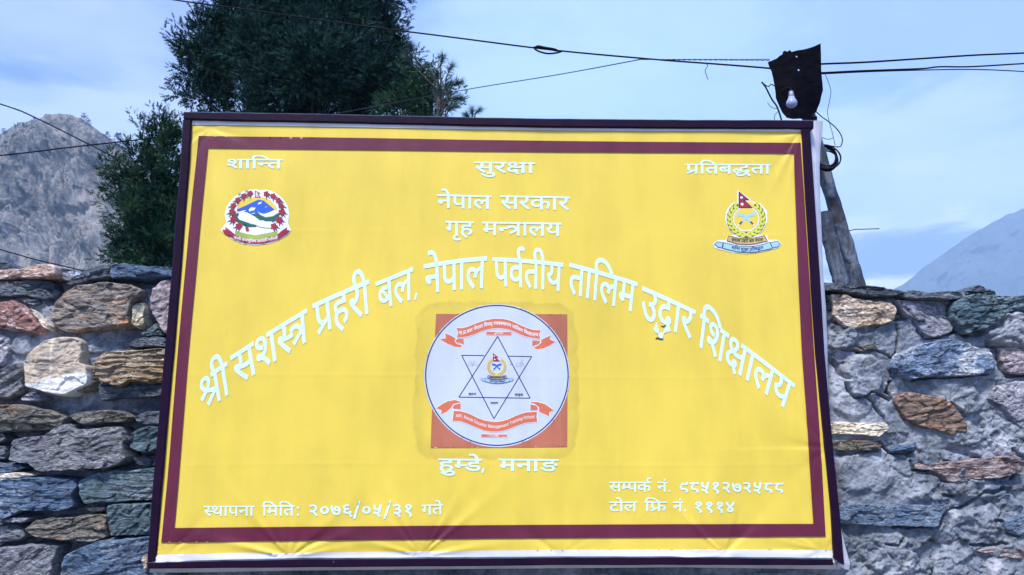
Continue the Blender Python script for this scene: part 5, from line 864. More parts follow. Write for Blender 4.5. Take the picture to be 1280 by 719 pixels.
# ------------------------------------------------------------------ the dry and mortared stone wall
YW = .145           # nominal face of the wall
YB = .58            # back of the wall
wall = empty('stone_wall', (0, .36, 0), 'rough field-stone wall, loose slate on the left, cement-smeared on the right, running behind the yellow board', 'stone wall')
stone_rng = random.Random(5)
Z0 = dict(L1=(0, 320, 3.596), L2=(0, 500, 3.283), R1=(1010, 340, 3.596), R2=(1030, 520, 3.612))
def make_stone(outline, prot, mat, ang=0.0, rough=1.0, N=150, rings=26, back=.10, edge=.0075, name='stone', seed=None, layers=1.0, tilt=None):
    """outline: (x, z) loop in the wall plane"""
    seed = stone_rng.random() * 90 if seed is None else seed
    P = [Vector(p) for p in outline]; n = len(P)
    seg_l = [(P[(i + 1) % n] - P[i]).length for i in range(n)]; tot = sum(seg_l)
    pts = []
    # rounded resample (Catmull-Rom, mixed with the straight polygon so corners stay)
    for k in range(N):
        s_ = tot * k / N; i = 0
        while s_ > seg_l[i] and i < n - 1: s_ -= seg_l[i]; i += 1
        t = min(1, s_ / max(seg_l[i], 1e-9))
        p0, p1, p2, p3 = P[i - 1], P[i], P[(i + 1) % n], P[(i + 2) % n]
        cr = .5 * ((2 * p1) + (p2 - p0) * t + (2 * p0 - 5 * p1 + 4 * p2 - p3) * t * t + (3 * p1 - p0 - 3 * p2 + p3) * t ** 3)
        pts.append(cr * .25 + (p1 + (p2 - p1) * t) * .75)
    B = np.array([(p.x, p.y) for p in pts])
    size = math.sqrt(max(1e-6, (B[:, 0].max() - B[:, 0].min()) * (B[:, 1].max() - B[:, 1].min())))
    d = np.roll(B, -1, 0) - np.roll(B, 1, 0); nr = np.stack([d[:, 1], -d[:, 0]], 1); nr /= np.linalg.norm(nr, axis=1)[:, None] + 1e-9
    j = .042 * size * fbm(B[:, 0] * 18 + seed, B[:, 1] * 26, seed, 5, .62)
    B = B + nr * j[:, None]
    c = B.mean(0)
    ts = np.concatenate([[1.0, 1.0], 1 - (np.linspace(0, 1, rings) ** 1.7)[1:-1] * .985, [.02]])
    T = ts[:, None]
    X = c[0] + (B[None, :, 0] - c[0]) * T; Z = c[1] + (B[None, :, 1] - c[1]) * T
    rad = np.hypot(B[:, 0] - c[0], B[:, 1] - c[1])[None, :]
    dist = (1 - T) * rad
    e = edge * (1 + .6 * fbm(X * 9 + seed, Z * 9, 3.3, 3))
    prof = 1 - (1 - np.clip(dist / e, 0, 1)) ** 2.2
    ca, sa = math.cos(ang), math.sin(ang)
    U = (X - c[0]) * ca + (Z - c[1]) * sa; Vv = -(X - c[0]) * sa + (Z - c[1]) * ca
    tl = tilt or (stone_rng.uniform(-.10, .10), stone_rng.uniform(-.10, .12))
    h = prot * prof + tl[0] * (X - c[0]) + tl[1] * (Z - c[1])
    wob = fbm(X * 5 + seed, Z * 6, seed, 3)
    h = h + rough * .012 * fbm(X * 6 + seed, Z * 9 + seed, 1.1, 4)
    q = Vv * 42 + wob * 2.2
    h = h + layers * .0055 * (np.floor(q) - q + .5) * sstep(-.2, .5, fbm(U * 6 + seed, Vv * 14, 8.8, 3) + .15)
    h = h + layers * .0045 * fbm(U * 9 + seed, Vv * 60, 5.5, 4)
    wx = .35 * fbm(U * 22 + seed, Vv * 22, 4.4, 3); w1, b1 = worley(U * 13 + seed + wx, Vv * 24 + wx + seed, int(seed)); w2, b2_ = worley(U * 34 + seed + wx * 2, Vv * 70 + wx * 2, int(seed) + 7)
    h = h + rough * (.0052 * w1 + .0022 * w2) - .003 * rough * np.clip(1 - b1 / .07, 0, 1)
    h = h + .0018 * fbm(X * 90, Z * 90, seed, 3) * rough
    Y = YW - h
    Y[0, :] = YW + back                       # the first ring goes back into the wall
    V = np.stack([X, Y, Z], -1).reshape(-1, 3)
    nr_ = len(ts); i = np.arange(nr_ - 1)[:, None] * N + np.arange(N)[None, :]; i2 = np.arange(nr_ - 1)[:, None] * N + (np.arange(N)[None, :] + 1) % N
    Fq = np.stack([i, i2, i2 + N, i + N], -1).reshape(-1, 4)
    V = np.concatenate([V, [[c[0], float(Y[-1].mean()), c[1]]]]); cap = len(V) - 1
    last = (nr_ - 1) * N
    capf = np.array([[last + k, last + (k + 1) % N, cap, cap] for k in range(N)])
    quads = [tuple(q) for q in Fq] + [(a, b_, c_) for a, b_, c_, _ in capf]
    area = 0.5 * np.sum(B[:, 0] * np.roll(B[:, 1], -1) - np.roll(B[:, 0], -1) * B[:, 1])
    if area < 0: quads = [q[::-1] for q in quads]
    o = mesh_obj(name, V, quads, mat, wall, smooth=True)
    return o
def S(tile, pts, prot, mat, ang=0, label=None, name='stone', **k):
    ox, oy, sc = Z0[tile]
    w_ = [at(ox + x / sc, oy + y / sc, YW - prot * .8) for x, y in pts]
    o = make_stone([(p.x, p.z) for p in w_], prot, SM[mat], R(ang), name=name, **k)
    if label: o['label'] = label
    return o

# left of the board, upper tile
CAPK = dict(back=.44)
S('L1', [(-90, 72), (0, 64), (60, 57), (120, 51), (190, 42), (250, 40), (270, 58), (264, 90), (200, 99), (120, 101), (40, 107), (-90, 113)], .060, 'pink', -4, 'pinkish flat capstone', 'capstone', layers=.6, **CAPK)
S('L1', [(-90, 10), (-20, 5), (20, 20), (45, 42), (40, 60), (-90, 72)], .02, 'dark', 0, name='capstone', **CAPK)
S('L1', [(255, 45), (300, 52), (340, 64), (360, 86), (320, 118), (275, 106), (258, 80)], .035, 'lav', 10, name='capstone', layers=.3, **CAPK)
S('L1', [(290, 126), (322, 104), (358, 74), (395, 50), (450, 40), (505, 42), (508, 96), (450, 101), (400, 112), (350, 126), (312, 132)], .055, 'dark', 20, name='capstone', rough=1.6, **CAPK)
S('L1', [(492, 72), (502, 41), (560, 37), (640, 41), (720, 45), (810, 50), (840, 60), (835, 92), (770, 97), (700, 99), (640, 109), (570, 101), (498, 99)], .065, 'navy', -2, 'dark blue flat capstone', 'capstone', **CAPK)
S('L1', [(-90, 118), (60, 108), (160, 104), (230, 110), (246, 140), (268, 162), (240, 188), (180, 194), (120, 180), (60, 186), (-90, 190)], .045, 'dark', -6, rough=1.5)
S('L1', [(215, 262), (238, 215), (265, 180), (300, 155), (350, 132), (420, 122), (520, 118), (600, 130), (652, 155), (642, 185), (602, 212), (590, 255), (597, 312), (540, 320), (460, 330), (380, 335), (320, 346), (260, 336), (228, 302)], .065, 'band', -3, 'large banded stone streaked with orange', layers=1.6, N=220, rings=36)
S('L1', [(590, 200), (620, 180), (650, 170), (672, 185), (665, 220), (620, 212), (596, 235)], .03, 'dark', 40)
S('L1', [(597, 226), (618, 210), (650, 205), (661, 228), (656, 270), (652, 312), (622, 326), (597, 316), (594, 265)], .052, 'pale', 60, 'small pale yellow wedge stone', layers=.4)
S('L1', [(690, 142), (730, 106), (800, 95), (842, 130), (852, 230), (832, 320), (790, 350), (748, 354), (716, 312), (686, 262), (676, 196)], .060, 'purple', 20, 'rounded purple-grey stone half behind the board', layers=.3)
S('L1', [(-80, 205), (0, 195), (50, 189), (90, 205), (130, 240), (162, 280), (202, 320), (172, 353), (120, 346), (60, 340), (0, 330), (-80, 325)], .058, 'maroon', 40, 'maroon stone with a white quartz cross', layers=.3, edge=.02)
S('L1', [(135, 233), (165, 248), (200, 288), (226, 314), (222, 332), (204, 326), (168, 286)], .045, 'cream', -40, layers=.3)
S('L1', [(268, 172), (240, 190), (215, 195), (196, 212), (225, 250), (245, 212)], .02, 'dark', 0)
S('L1', [(80, 190), (120, 183), (180, 197), (190, 215), (160, 228), (110, 215)], .028, 'dark', 0)
S('L1', [(-80, 345), (0, 344), (45, 364), (50, 410), (36, 460), (10, 498), (-80, 510)], .045, 'lav', 50, layers=.5)
S('L1', [(112, 500), (128, 450), (170, 405), (230, 375), (290, 362), (342, 362), (372, 385), (380, 430), (376, 478), (397, 495), (402, 545), (396, 576), (340, 610), (300, 631), (230, 623), (160, 600), (113, 585)], .075, 'twotone', 0, 'big square stone, tan above and white below', layers=.25, rough=.6, N=220, rings=36, tilt=(0, .05))
S('L1', [(392, 496), (425, 514), (433, 565), (416, 600), (370, 612), (340, 612), (400, 560)], .045, 'olive', 30)
S('L1', [(428, 492), (458, 440), (520, 425), (600, 420), (680, 415), (770, 415), (810, 430), (812, 556), (740, 573), (650, 568), (580, 566), (545, 587), (500, 581), (450, 560), (430, 530)], .062, 'tan', -2, 'tan stone in thin rusty layers', layers=2.2, N=220, rings=36)
S('L1', [(440, 573), (500, 586), (550, 592), (600, 578), (640, 574), (720, 580), (812, 562), (812, 625), (720, 631), (600, 641), (520, 641), (448, 650)], .04, 'dark', 5, layers=1.5)
S('L1', [(560, 390), (620, 368), (700, 360), (770, 372), (780, 408), (700, 412), (630, 412), (572, 404)], .035, 'dark', -5, layers=1.5)
S('L1', [(660, 330), (700, 300), (725, 330), (740, 358), (700, 362), (655, 366), (630, 350)], .028, 'teal', 20)
S('L1', [(-80, 530), (30, 500), (85, 478), (108, 520), (98, 570), (102, 606), (50, 640), (-80, 645)], .05, 'grey', 30, layers=1.2)
S('L1', [(84, 640), (128, 612), (180, 620), (212, 644), (150, 656), (95, 651)], .035, 'lav', 0)
# left, lower tile
S('L2', [(-70, 30), (60, 15), (130, 24), (220, 45), (266, 75), (250, 105), (200, 125), (120, 126), (60, 131), (-70, 128)], .06, 'olive', -4, layers=1.2, N=200, rings=30)
S('L2', [(280, 62), (340, 46), (420, 40), (500, 45), (547, 70), (520, 91), (440, 96), (380, 106), (330, 101), (300, 86)], .055, 'olive', 8)
S('L2', [(545, 72), (590, 45), (690, 42), (740, 60), (740, 100), (600, 106), (560, 96)], .04, 'dark', -10)
S('L2', [(28, 245), (40, 170), (90, 155), (170, 145), (215, 116), (262, 100), (300, 121), (380, 116), (450, 105), (500, 110), (522, 160), (516, 205), (532, 240), (490, 266), (430, 281), (330, 291), (240, 291), (160, 296), (110, 266)], .075, 'grey', 14, 'broad blue-grey slab with a rusty left end', layers=1.3, N=230, rings=38)
S('L2', [(-60, 138), (20, 134), (36, 158), (10, 176), (-60, 178)], .03, 'dark')
S('L2', [(-60, 182), (24, 188), (26, 242), (-60, 252)], .035, 'dark')
S('L2', [(525, 162), (550, 121), (600, 105), (700, 108), (740, 130), (740, 210), (600, 221), (560, 216), (530, 196)], .065, 'teal', 20, rough=1.3)
S('L2', [(540, 236), (600, 226), (740, 222), (740, 268), (600, 273), (550, 262)], .03, 'dark')
S('L2', [(-60, 256), (60, 258), (112, 274), (80, 290), (20, 305), (-60, 308)], .04, 'navy')
S('L2', [(-60, 312), (40, 297), (120, 299), (142, 311), (60, 320), (-60, 350)], .058, 'cream', -6, layers=.5)
S('L2', [(-60, 345), (40, 322), (120, 318), (220, 315), (300, 325), (320, 350), (302, 390), (307, 440), (250, 456), (160, 459), (80, 461), (20, 490), (-60, 496)], .07, 'navy', -3, 'deep blue slate slab', layers=.7, N=220, rings=36)
S('L2', [(322, 332), (380, 301), (460, 290), (560, 282), (690, 274), (750, 290), (750, 408), (600, 415), (500, 421), (400, 423), (347, 431), (326, 391), (320, 356)], .068, 'teal', -2, layers=.8, N=200, rings=32)
S('L2', [(348, 446), (400, 435), (442, 440), (430, 458), (380, 463)], .045, 'brown', layers=.3, N=80, rings=14)
S('L2', [(103, 530), (140, 491), (200, 480), (300, 475), (380, 470), (441, 476), (441, 560), (380, 581), (280, 583), (200, 571), (128, 556)], .06, 'olive', 3, layers=2.0, N=200, rings=32)
S('L2', [(-60, 525), (40, 505), (98, 524), (105, 560), (60, 581), (-60, 594)], .05, 'grey', 6, layers=1.5)
S('L2', [(18, 492), (60, 477), (132, 484), (100, 505), (40, 506)], .055, 'lav', 2, N=90, rings=14)
S('L2', [(445, 431), (520, 422), (620, 418), (750, 420), (750, 548), (600, 556), (520, 561), (446, 556)], .066, 'teal', 50, layers=.5, N=180, rings=30)
S('L2', [(-60, 612), (60, 596), (160, 590), (237, 600), (229, 660), (216, 730), (216, 770), (-60, 775)], .068, 'grey', 40, layers=.8, N=190, rings=30)
S('L2', [(270, 640), (330, 601), (400, 575), (500, 562), (640, 560), (720, 620), (720, 770), (262, 770), (258, 692)], .07, 'navy', 18, layers=1.4, N=200, rings=34)
S('L2', [(582, 650), (600, 628), (622, 650), (622, 688), (598, 700)], .09, 'beige', N=60, rings=10, layers=.3)
# right of the board, upper tile
S('R1', [(20, 56), (60, 52), (130, 48), (220, 58), (300, 69), (400, 84), (432, 95), (390, 107), (300, 112), (200, 97), (120, 84), (20, 88)], 0.083, 'dark', -8, 'thin dark capstone beside the board', 'capstone', layers=1.5, **CAPK)
S('R1', [(384, 96), (450, 84), (520, 91), (620, 90), (692, 97), (680, 121), (600, 127), (500, 124), (420, 117)], 0.078, 'dark', -3, name='capstone', layers=1.5, **CAPK)
S('R1', [(92, 104), (150, 105), (200, 118), (290, 130), (372, 140), (396, 170), (390, 216), (340, 236), (280, 246), (200, 263), (150, 236), (112, 200), (106, 150)], 0.06, 'beige', 6, 'beige block with a rusty top edge', layers=.5, N=190, rings=30)
S('R1', [(40, 108), (84, 108), (108, 130), (110, 186), (92, 222), (40, 228)], 0.038, 'dark', 0)
S('R1', [(385, 126), (440, 133), (520, 142), (590, 150), (622, 190), (657, 235), (650, 270), (600, 291), (540, 296), (500, 266), (470, 216), (420, 180)], 0.058, 'lav', -20, layers=.5)
S('R1', [(640, 165), (660, 134), (700, 110), (780, 100), (860, 104), (960, 103), (1080, 110), (1120, 150), (1060, 182), (930, 178), (880, 190), (840, 225), (780, 262), (700, 276), (665, 240), (645, 202)], 0.093, 'teal', 8, 'bulky dark green-grey capstone', 'capstone', N=210, rings=34, rough=1.8, **CAPK)
S('R1', [(686, 112), (700, 80), (730, 66), (765, 56), (800, 78), (835, 88), (845, 112), (760, 122)], 0.068, 'dark', 5, 'rough knob of rock on top of the wall', 'capstone', rough=2.5, **CAPK)
S('R1', [(850, 340), (920, 335), (1010, 345), (1060, 400), (1050, 460), (930, 461), (880, 450), (860, 400)], 0.058, 'purple', 5, layers=.4)
S('R1', [(370, 432), (400, 370), (460, 345), (520, 320), (600, 302), (680, 300), (760, 330), (812, 350), (843, 405), (831, 440), (780, 461), (700, 469), (600, 476), (530, 473), (460, 481), (408, 461)], 0.064, 'blue', 6, 'blue stone with painted-in white highlights', layers=.7, N=210, rings=34)
S('R1', [(382, 570), (440, 536), (520, 545), (600, 560), (650, 600), (692, 660), (707, 716), (660, 741), (580, 716), (500, 700), (430, 660), (400, 602)], 0.053, 'rust', 14, 'rust-red and orange streaked stone', layers=1.4, N=190, rings=30)
S('R1', [(130, 342), (180, 320), (250, 330), (312, 320), (300, 350), (240, 361), (200, 350), (150, 351)], 0.042, 'olive', 5, N=90, rings=14)
S('R1', [(835, 522), (900, 490), (1010, 478), (1080, 540), (1080, 700), (1000, 720), (950, 700), (900, 650), (860, 600), (802, 570)], 0.044, 'lav', 25, layers=.7)
S('R1', [(1080, 190), (1150, 200), (1160, 320), (1070, 340), (1020, 260)], 0.058, 'grey')
# right, lower tile
S('R2', [(20, 30), (100, 22), (200, 30), (280, 28), (292, 60), (252, 95), (180, 90), (100, 86), (20, 80)], 0.053, 'cream', 3, 'pale cream stone set in the mortar', layers=.6)
S('R2', [(20, 110), (120, 105), (200, 110), (264, 130), (222, 156), (120, 161), (20, 155)], 0.054, 'olive', 3, layers=.4)
S('R2', [(300, 150), (350, 130), (406, 125), (409, 156), (360, 171), (305, 168)], 0.048, 'navy', 10, N=90, rings=14)
S('R2', [(400, 206), (450, 195), (520, 205), (600, 205), (660, 190), (740, 185), (820, 185), (876, 205), (886, 240), (840, 270), (740, 281), (650, 291), (580, 301), (540, 271), (480, 245), (410, 241)], 0.054, 'brown', 2, 'long brown stone', layers=.4, N=190, rings=30)
S('R2', [(60, 410), (160, 396), (250, 400), (380, 398), (500, 400), (562, 400), (531, 450), (511, 496), (400, 500), (250, 501), (150, 491), (60, 482)], 0.052, 'navy', 1, 'long blue slate just above the bottom right', layers=.6, N=190, rings=30)
S('R2', [(810, 480), (862, 450), (950, 430), (1010, 470), (1000, 545), (870, 541), (820, 520)], 0.05, 'navy', 5)
S('R2', [(690, 610), (760, 590), (830, 585), (900, 600), (960, 620), (900, 650), (800, 640)], 0.038, 'brown', 2, N=100, rings=16)
S('R2', [(760, 160), (820, 150), (880, 165), (900, 180), (850, 186), (780, 182)], 0.038, 'brown', 2, N=80, rings=12)

# random stones where nothing is traced: beyond the frame, below the board
xL0, xL1 = -2.75, at(-60, 500, YW).x; xR0, xR1 = at(1310, 500, YW).x, 2.75
zbot = at(600, 735, YW).z
kinds_l = ['dark', 'navy', 'teal', 'grey', 'olive', 'band', 'purple', 'lav', 'tan']; kinds_r = ['grey', 'lav', 'olive', 'brown', 'navy', 'beige']
TOPP = [at(a, b_, YW) for a, b_ in ((-60, 338), (0, 338), (100, 343), (200, 337), (300, 338), (620, 345), (950, 352), (1040, 359), (1120, 366), (1200, 372), (1290, 372), (1400, 370))]
TOPX = [q.x for q in TOPP]; TOPZ = [q.z for q in TOPP]
def ztop(x):
    return float(np.interp(x, TOPX, TOPZ))
def fill_random(x0, x1, z0, z1, kinds, prot):
    z = z0
    while z < z1 - .03:
        h = stone_rng.uniform(.07, .15); x = x0 - stone_rng.uniform(0, .1)
        if z1 - z < .16: h = z1 - z
        while x < x1:
            w_ = h * stone_rng.uniform(1.2, 3.2)
            top = min(h, (ztop(x + w_ / 2) - z)) - .012
            if top > .03:
                k = 12; cx = x + w_ / 2; cz = z + top / 2; pts = []
                for q in range(k):
                    a = 2 * math.pi * q / k + .3; e = .45
                    ux = math.copysign(abs(math.cos(a)) ** e, math.cos(a)) * w_ * .475; uz = math.copysign(abs(math.sin(a)) ** e, math.sin(a)) * top * .49
                    pts.append((cx + ux * stone_rng.uniform(.86, 1.02), cz + uz * stone_rng.uniform(.84, 1.04)))
                make_stone(pts, prot + stone_rng.uniform(-.01, .015), SM[stone_rng.choice(kinds)], R(stone_rng.uniform(-8, 8)), N=44, rings=9)
            x += w_
        z += h
fill_random(xL0, xL1 - .02, 0, ztop(-2), kinds_l, .055)
fill_random(xR0 + .04, xR1, 0, ztop(2.4), kinds_r, .04)
fill_random(xL1, xR0, .25, zbot - .0, kinds_l, .055)

# mortar and core: one displaced sheet with a back, over the whole wall
xl = at(228, 500, YW).x; xr = at(1005, 400, YW).x
xs = np.concatenate([np.arange(-3.0, xL1, .03), np.arange(xL1, xl, .0035), np.arange(xl, xr, .03), np.arange(xr, xR0, .0035), np.arange(xR0, 3.0, .03)])
zt = np.array([ztop(x) for x in xs]) - .022
sv = np.concatenate([np.linspace(0, .42, 20)[:-1], np.linspace(.42, 1.0, 330)])
X = np.repeat(xs[None, :], len(sv), 0); Z = sv[:, None] * zt[None, :]
right = sstep(.2, .8, X)
lowz = at(100, 520, YW).z; lowz2 = at(100, 470, YW).z
leftdepth = -.045 + .062 * sstep(lowz, lowz2, Z) * sstep(-.3, .25, fbm(X * 5, Z * 5, 2.2, 3) + .12)
topz = at(100, 362, YW).z
leftdepth = leftdepth * (1 - sstep(topz - .02, topz + .05, Z)) + (-.05) * sstep(topz - .02, topz + .05, Z)
tr = at(1200, 372, YW).z
rightdepth = .030 + .012 * fbm(X * 4 + 9, Z * 4, 1.0, 3)
rightdepth = rightdepth - .05 * sstep(tr - .02, tr + .03, Z)
Hh = leftdepth * (1 - right) + rightdepth * right
Hh = Hh + .013 * fbm(X * 7, Z * 8, 3.0, 6, .66) + .0045 * fbm(X * 30, Z * 36, 6.0, 4, .6) + .003 * np.abs(fbm(X * 90, Z * 90, 9.0, 2)) + .008 * np.maximum(0, fbm(X * 13 + 4, Z * 16, 8.0, 3))
wx = .30 * fbm(X * 16, Z * 16, 14.4, 3)
w1, b1 = worley(X * 11 + wx, Z * 17 + wx, 3); w2, b2_ = worley(X * 34 + wx * 2, Z * 46 + wx * 2, 9); w3, b3_ = worley(X * 95 + wx * 3, Z * 110, 19)
rg = sstep(-.25, .2, fbm(X * 3 + 5, Z * 3.5, 77.0, 3) + .05)
Hh = Hh + (.4 + .6 * right) * ((.013 * w1 + .004 * w2) * rg + .0012 * w3) - .007 * np.clip(1 - b1 / .05, 0, 1) * rg
# ledges of smeared cement
q = Z * 11 + 2.5 * fbm(X * 3, Z * 3, 12.0, 3); Hh = Hh + .010 * right * (q - np.floor(q) - .5) * sstep(0, .4, fbm(X * 4, Z * 4, 20.0, 3) + .1)
def lump(tile, cx, cy, rx, ry, amp):
    global Hh
    ox, oy, sc = Z0[tile]; c0 = at(ox + cx / sc, oy + cy / sc, YW - .03); k = (at(ox + (cx + 100) / sc, oy + cy / sc, YW - .03) - c0).length / 100
    r_ = np.hypot((X - c0.x) / (rx * k), (Z - c0.z) / (ry * k)) + .35 * fbm(X * 12, Z * 12, 31.0, 3)
    Hh = Hh + amp * sstep(1.05, .8, r_)
lump('R1', 240, 470, 95, 95, .022); lump('R1', 900, 260, 120, 80, .045); lump('R1', 140, 290, 80, 60, .014)
lump('R1', 200, 600, 90, 60, .012); lump('R2', 170, 260, 130, 90, .012); lump('R2', 700, 330, 150, 40, .014); lump('R2', 300, 620, 160, 90, .012)
lump('R2', 620, 90, 110, 60, .012); lump('R2', 540, 200, 110, 45, .012); lump('R2', 480, 360, 90, 25, .014); lump('R2', 700, 480, 100, 60, .01)
lump('L1', 100, 400, 60, 45, .012); lump('L1', 560, 350, 120, 30, .010); lump('L1', 420, 400, 50, 45, .014)
def crack(tile, pts, wd=.0035, depth=.03):
    """a joint or split cut into the mortar"""
    global Hh
    ox, oy, sc = Z0[tile]; P = [at(ox + x / sc, oy + y / sc, YW - .03) for x, y in pts]
    D = np.full(X.shape, 9.0)
    Xw = X + .010 * fbm(X * 30, Z * 30, 41.0, 3); Zw = Z + .010 * fbm(X * 30, Z * 30, 51.0, 3)
    for a, b_ in zip(P, P[1:]):
        dx, dz = b_.x - a.x, b_.z - a.z; l2 = dx * dx + dz * dz + 1e-12
        t = np.clip(((Xw - a.x) * dx + (Zw - a.z) * dz) / l2, 0, 1)
        D = np.minimum(D, np.hypot(Xw - a.x - t * dx, Zw - a.z - t * dz))
    Hh = Hh - depth * np.clip(1.6 - D / wd, 0, 1)
for t_, pts, w_ in (('R1', [(395, 235), (412, 280), (405, 330), (380, 380)], .0045), ('R1', [(380, 190), (410, 185), (445, 205), (440, 215), (395, 212)], .006),
                    ('R1', [(265, 560), (290, 600), (340, 650), (360, 690), (345, 719)], .0045), ('R1', [(375, 490), (350, 540), (380, 565)], .004), ('R1', [(160, 505), (175, 545), (210, 568), (300, 545), (370, 575)], .004),
                    ('R1', [(110, 400), (140, 450), (170, 480)], .006), ('R1', [(500, 270), (540, 298), (600, 292), (660, 268), (720, 285)], .007), ('R1', [(660, 250), (700, 285), (780, 270), (850, 225)], .008),
                    ('R1', [(790, 330), (845, 350), (850, 430), (890, 465), (1000, 465)], .007), ('R1', [(470, 480), (560, 478), (700, 475), (800, 462)], .003),
                    ('R2', [(725, 350), (780, 340), (840, 330)], .006), ('R2', [(570, 430), (640, 410), (690, 375), (722, 350)], .0045), ('R2', [(558, 408), (532, 450), (512, 497), (470, 500), (300, 503)], .005),
                    ('R2', [(495, 640), (490, 719)], .003), ('R2', [(280, 577), (335, 577), (350, 548)], .004), ('R2', [(530, 355), (590, 358)], .005), ('R2', [(250, 125), (290, 160), (380, 172), (410, 150)], .005),
                    ('R2', [(670, 582), (740, 580), (830, 577)], .004), ('R2', [(60, 165), (160, 166), (240, 160)], .005), ('R2', [(390, 200), (395, 240), (480, 250)], .003), ('R2', [(840, 150), (890, 190), (890, 250), (850, 280)], .006),
                    ('R2', [(760, 475), (800, 478), (830, 530), (880, 548)], .004), ('R1', [(130, 350), (200, 356), (300, 352), (380, 385)], .003), ('R1', [(640, 590), (690, 650), (712, 715)], .0035)):
    crack(t_, pts, w_)
Y = YW - Hh
nz_, nx_ = X.shape
front = np.stack([X, Y, Z], -1).reshape(-1, 3)
i = np.arange(nz_ - 1)[:, None] * nx_ + np.arange(nx_ - 1)[None, :]
Fq = np.stack([i, i + 1, i + nx_ + 1, i + nx_], -1).reshape(-1, 4)
n0 = len(front)
topb = np.stack([xs, np.full(nx_, YB), zt], 1); botb = np.stack([xs, np.full(nx_, YB), zt * 0], 1)
Vw = np.concatenate([front, topb, botb]); a = np.arange(nx_ - 1)
ft = np.stack([(nz_ - 1) * nx_ + a, (nz_ - 1) * nx_ + a + 1, n0 + a + 1, n0 + a], 1)
fb = np.stack([n0 + a, n0 + a + 1, n0 + nx_ + a + 1, n0 + nx_ + a], 1)
mort = mesh_obj('mortar', Vw, np.concatenate([Fq, ft, fb]), M_MORT, wall, smooth=True)
mort['label'] = 'grey cement mortar and rubble core'

# ------------------------------------------------------------------ two old logs, cable coil, bulb and shade
m, nt, b = new_mat('weathered_bark'); M_BARK = m; v = objvec(nt)
st = nt.mapping(v, scale=(1, 1, .35)); n1 = nt.noise(st, 22, 8, .7); n2 = nt.noise(v, 9, 6, .6, .8)
c = nt.ramp(n1, [(.34, (.016, .020, .030)), (.49, (.050, .065, .10)), (.62, (.155, .19, .27))])
c = nt.mix(nt.ramp(n2, [(.57, 0.0), (.63, .9)]), c, (.025, .025, .035))
nt.l(c, b.inputs['Base Color']); nt.l(nt.bump(nt.math('ADD', n1, nt.math('MULTIPLY', n2, -.8)), .8, .012), b.inputs['Normal'])
M_CUT = simple_mat('cut_log_end', (.22, .19, .16), .8, .3, 40, .3)
def log(name, a, b_, ra, rb, label, seed, cat='log'):
    n = 60; P = []; rr = []
    for i in range(n + 1):
        t = i / n; q = Vector(a).lerp(Vector(b_), t)
        q.x += .006 * float(fbm(t * 4 + seed, 1, 2, 3)); P.append(q)
        rr.append((ra + (rb - ra) * t) * (1 + .07 * float(fbm(t * 9 + seed, 5, 1, 3))))
    V, Fc = tube(P, rr, 28, True, .0)
    V = np.array([tuple(q) for q in V]); ax = np.repeat(np.array([tuple(q) for q in P]), 28, 0)
    d = V - ax; dn = d / np.linalg.norm(d, axis=1)[:, None]
    V = V + dn * (.006 * fbm(V[:, 0] * 26, V[:, 1] * 26, V[:, 2] * 16 + seed, 4) - .004 * np.maximum(0, fbm(V[:, 0] * 60, V[:, 1] * 60, V[:, 2] * 60, 2) - .2))[:, None]
    o = empty(name, tuple(P[0]), label, cat)
    mesh_obj('trunk', V, Fc[:-1], M_BARK, o, smooth=True)
    cap_i = Fc[-1]; cv = [V[k] for k in cap_i]
    e = (Vector(b_) - Vector(a)).normalized() * .002
    mesh_obj('cut_end', [Vector(q) + e for q in cv], [tuple(range(len(cv)))], M_CUT, o)
    return o
YP = .36
log('wooden_pole', at(1077, 372, YP + .02), at(996, 98, YP - .05), .0315, .028, 'long bare grey pole leaning up behind the board and carrying the black shade', 1, 'pole')
log('wooden_log', at(1054, 372, YP - .10), at(1029.5, 266, YP - .10), .034, .027, 'short thick grey log stub leaning beside the long pole on the wall', 5)
M_CABLE = simple_mat('black_cable', (.006, .006, .016), .6, .2, 30, spec=.08)
M_WIRE = simple_mat('thin_grey_wire', (.035, .04, .07), .6, .2, 30, spec=.1)
def cable(name, pts, rad, label, cat='cable', mat=None, n=10, group=None, sides=6):
    V, Fc = tube(smooth_path([at(*q) for q in pts], n), rad, sides)
    o = mesh_obj(name, V, Fc, mat or M_CABLE, smooth=True); return tag(o, label, cat, group)
# coil of cable hung on the pole
coil = empty('cable_coil', at(1036, 212, .30), 'loose coil of black cable hung on the pole beside the board', 'cable coil')
for k in range(7):
    cx, cy = 1032 + stone_rng.uniform(-1.5, 1.5), 198 + stone_rng.uniform(-2.5, 2.5); rx = stone_rng.uniform(12, 19); ry = stone_rng.uniform(11, 16.5)
    ph = stone_rng.uniform(0, 6); tl = stone_rng.uniform(-.3, .5)
    P = []
    for q in range(41):
        a = 2 * math.pi * q / 40 + ph
        x = cx + rx * math.cos(a); y = cy + ry * math.sin(a) + tl * rx * math.cos(a) * .3
        P.append(at(x, y, .30 + .055 * math.cos(a + 2.2) + k * .004))
    V, Fc = tube(P, .0034, 6, False); mesh_obj('loop', V, Fc, M_CABLE, coil, smooth=True)
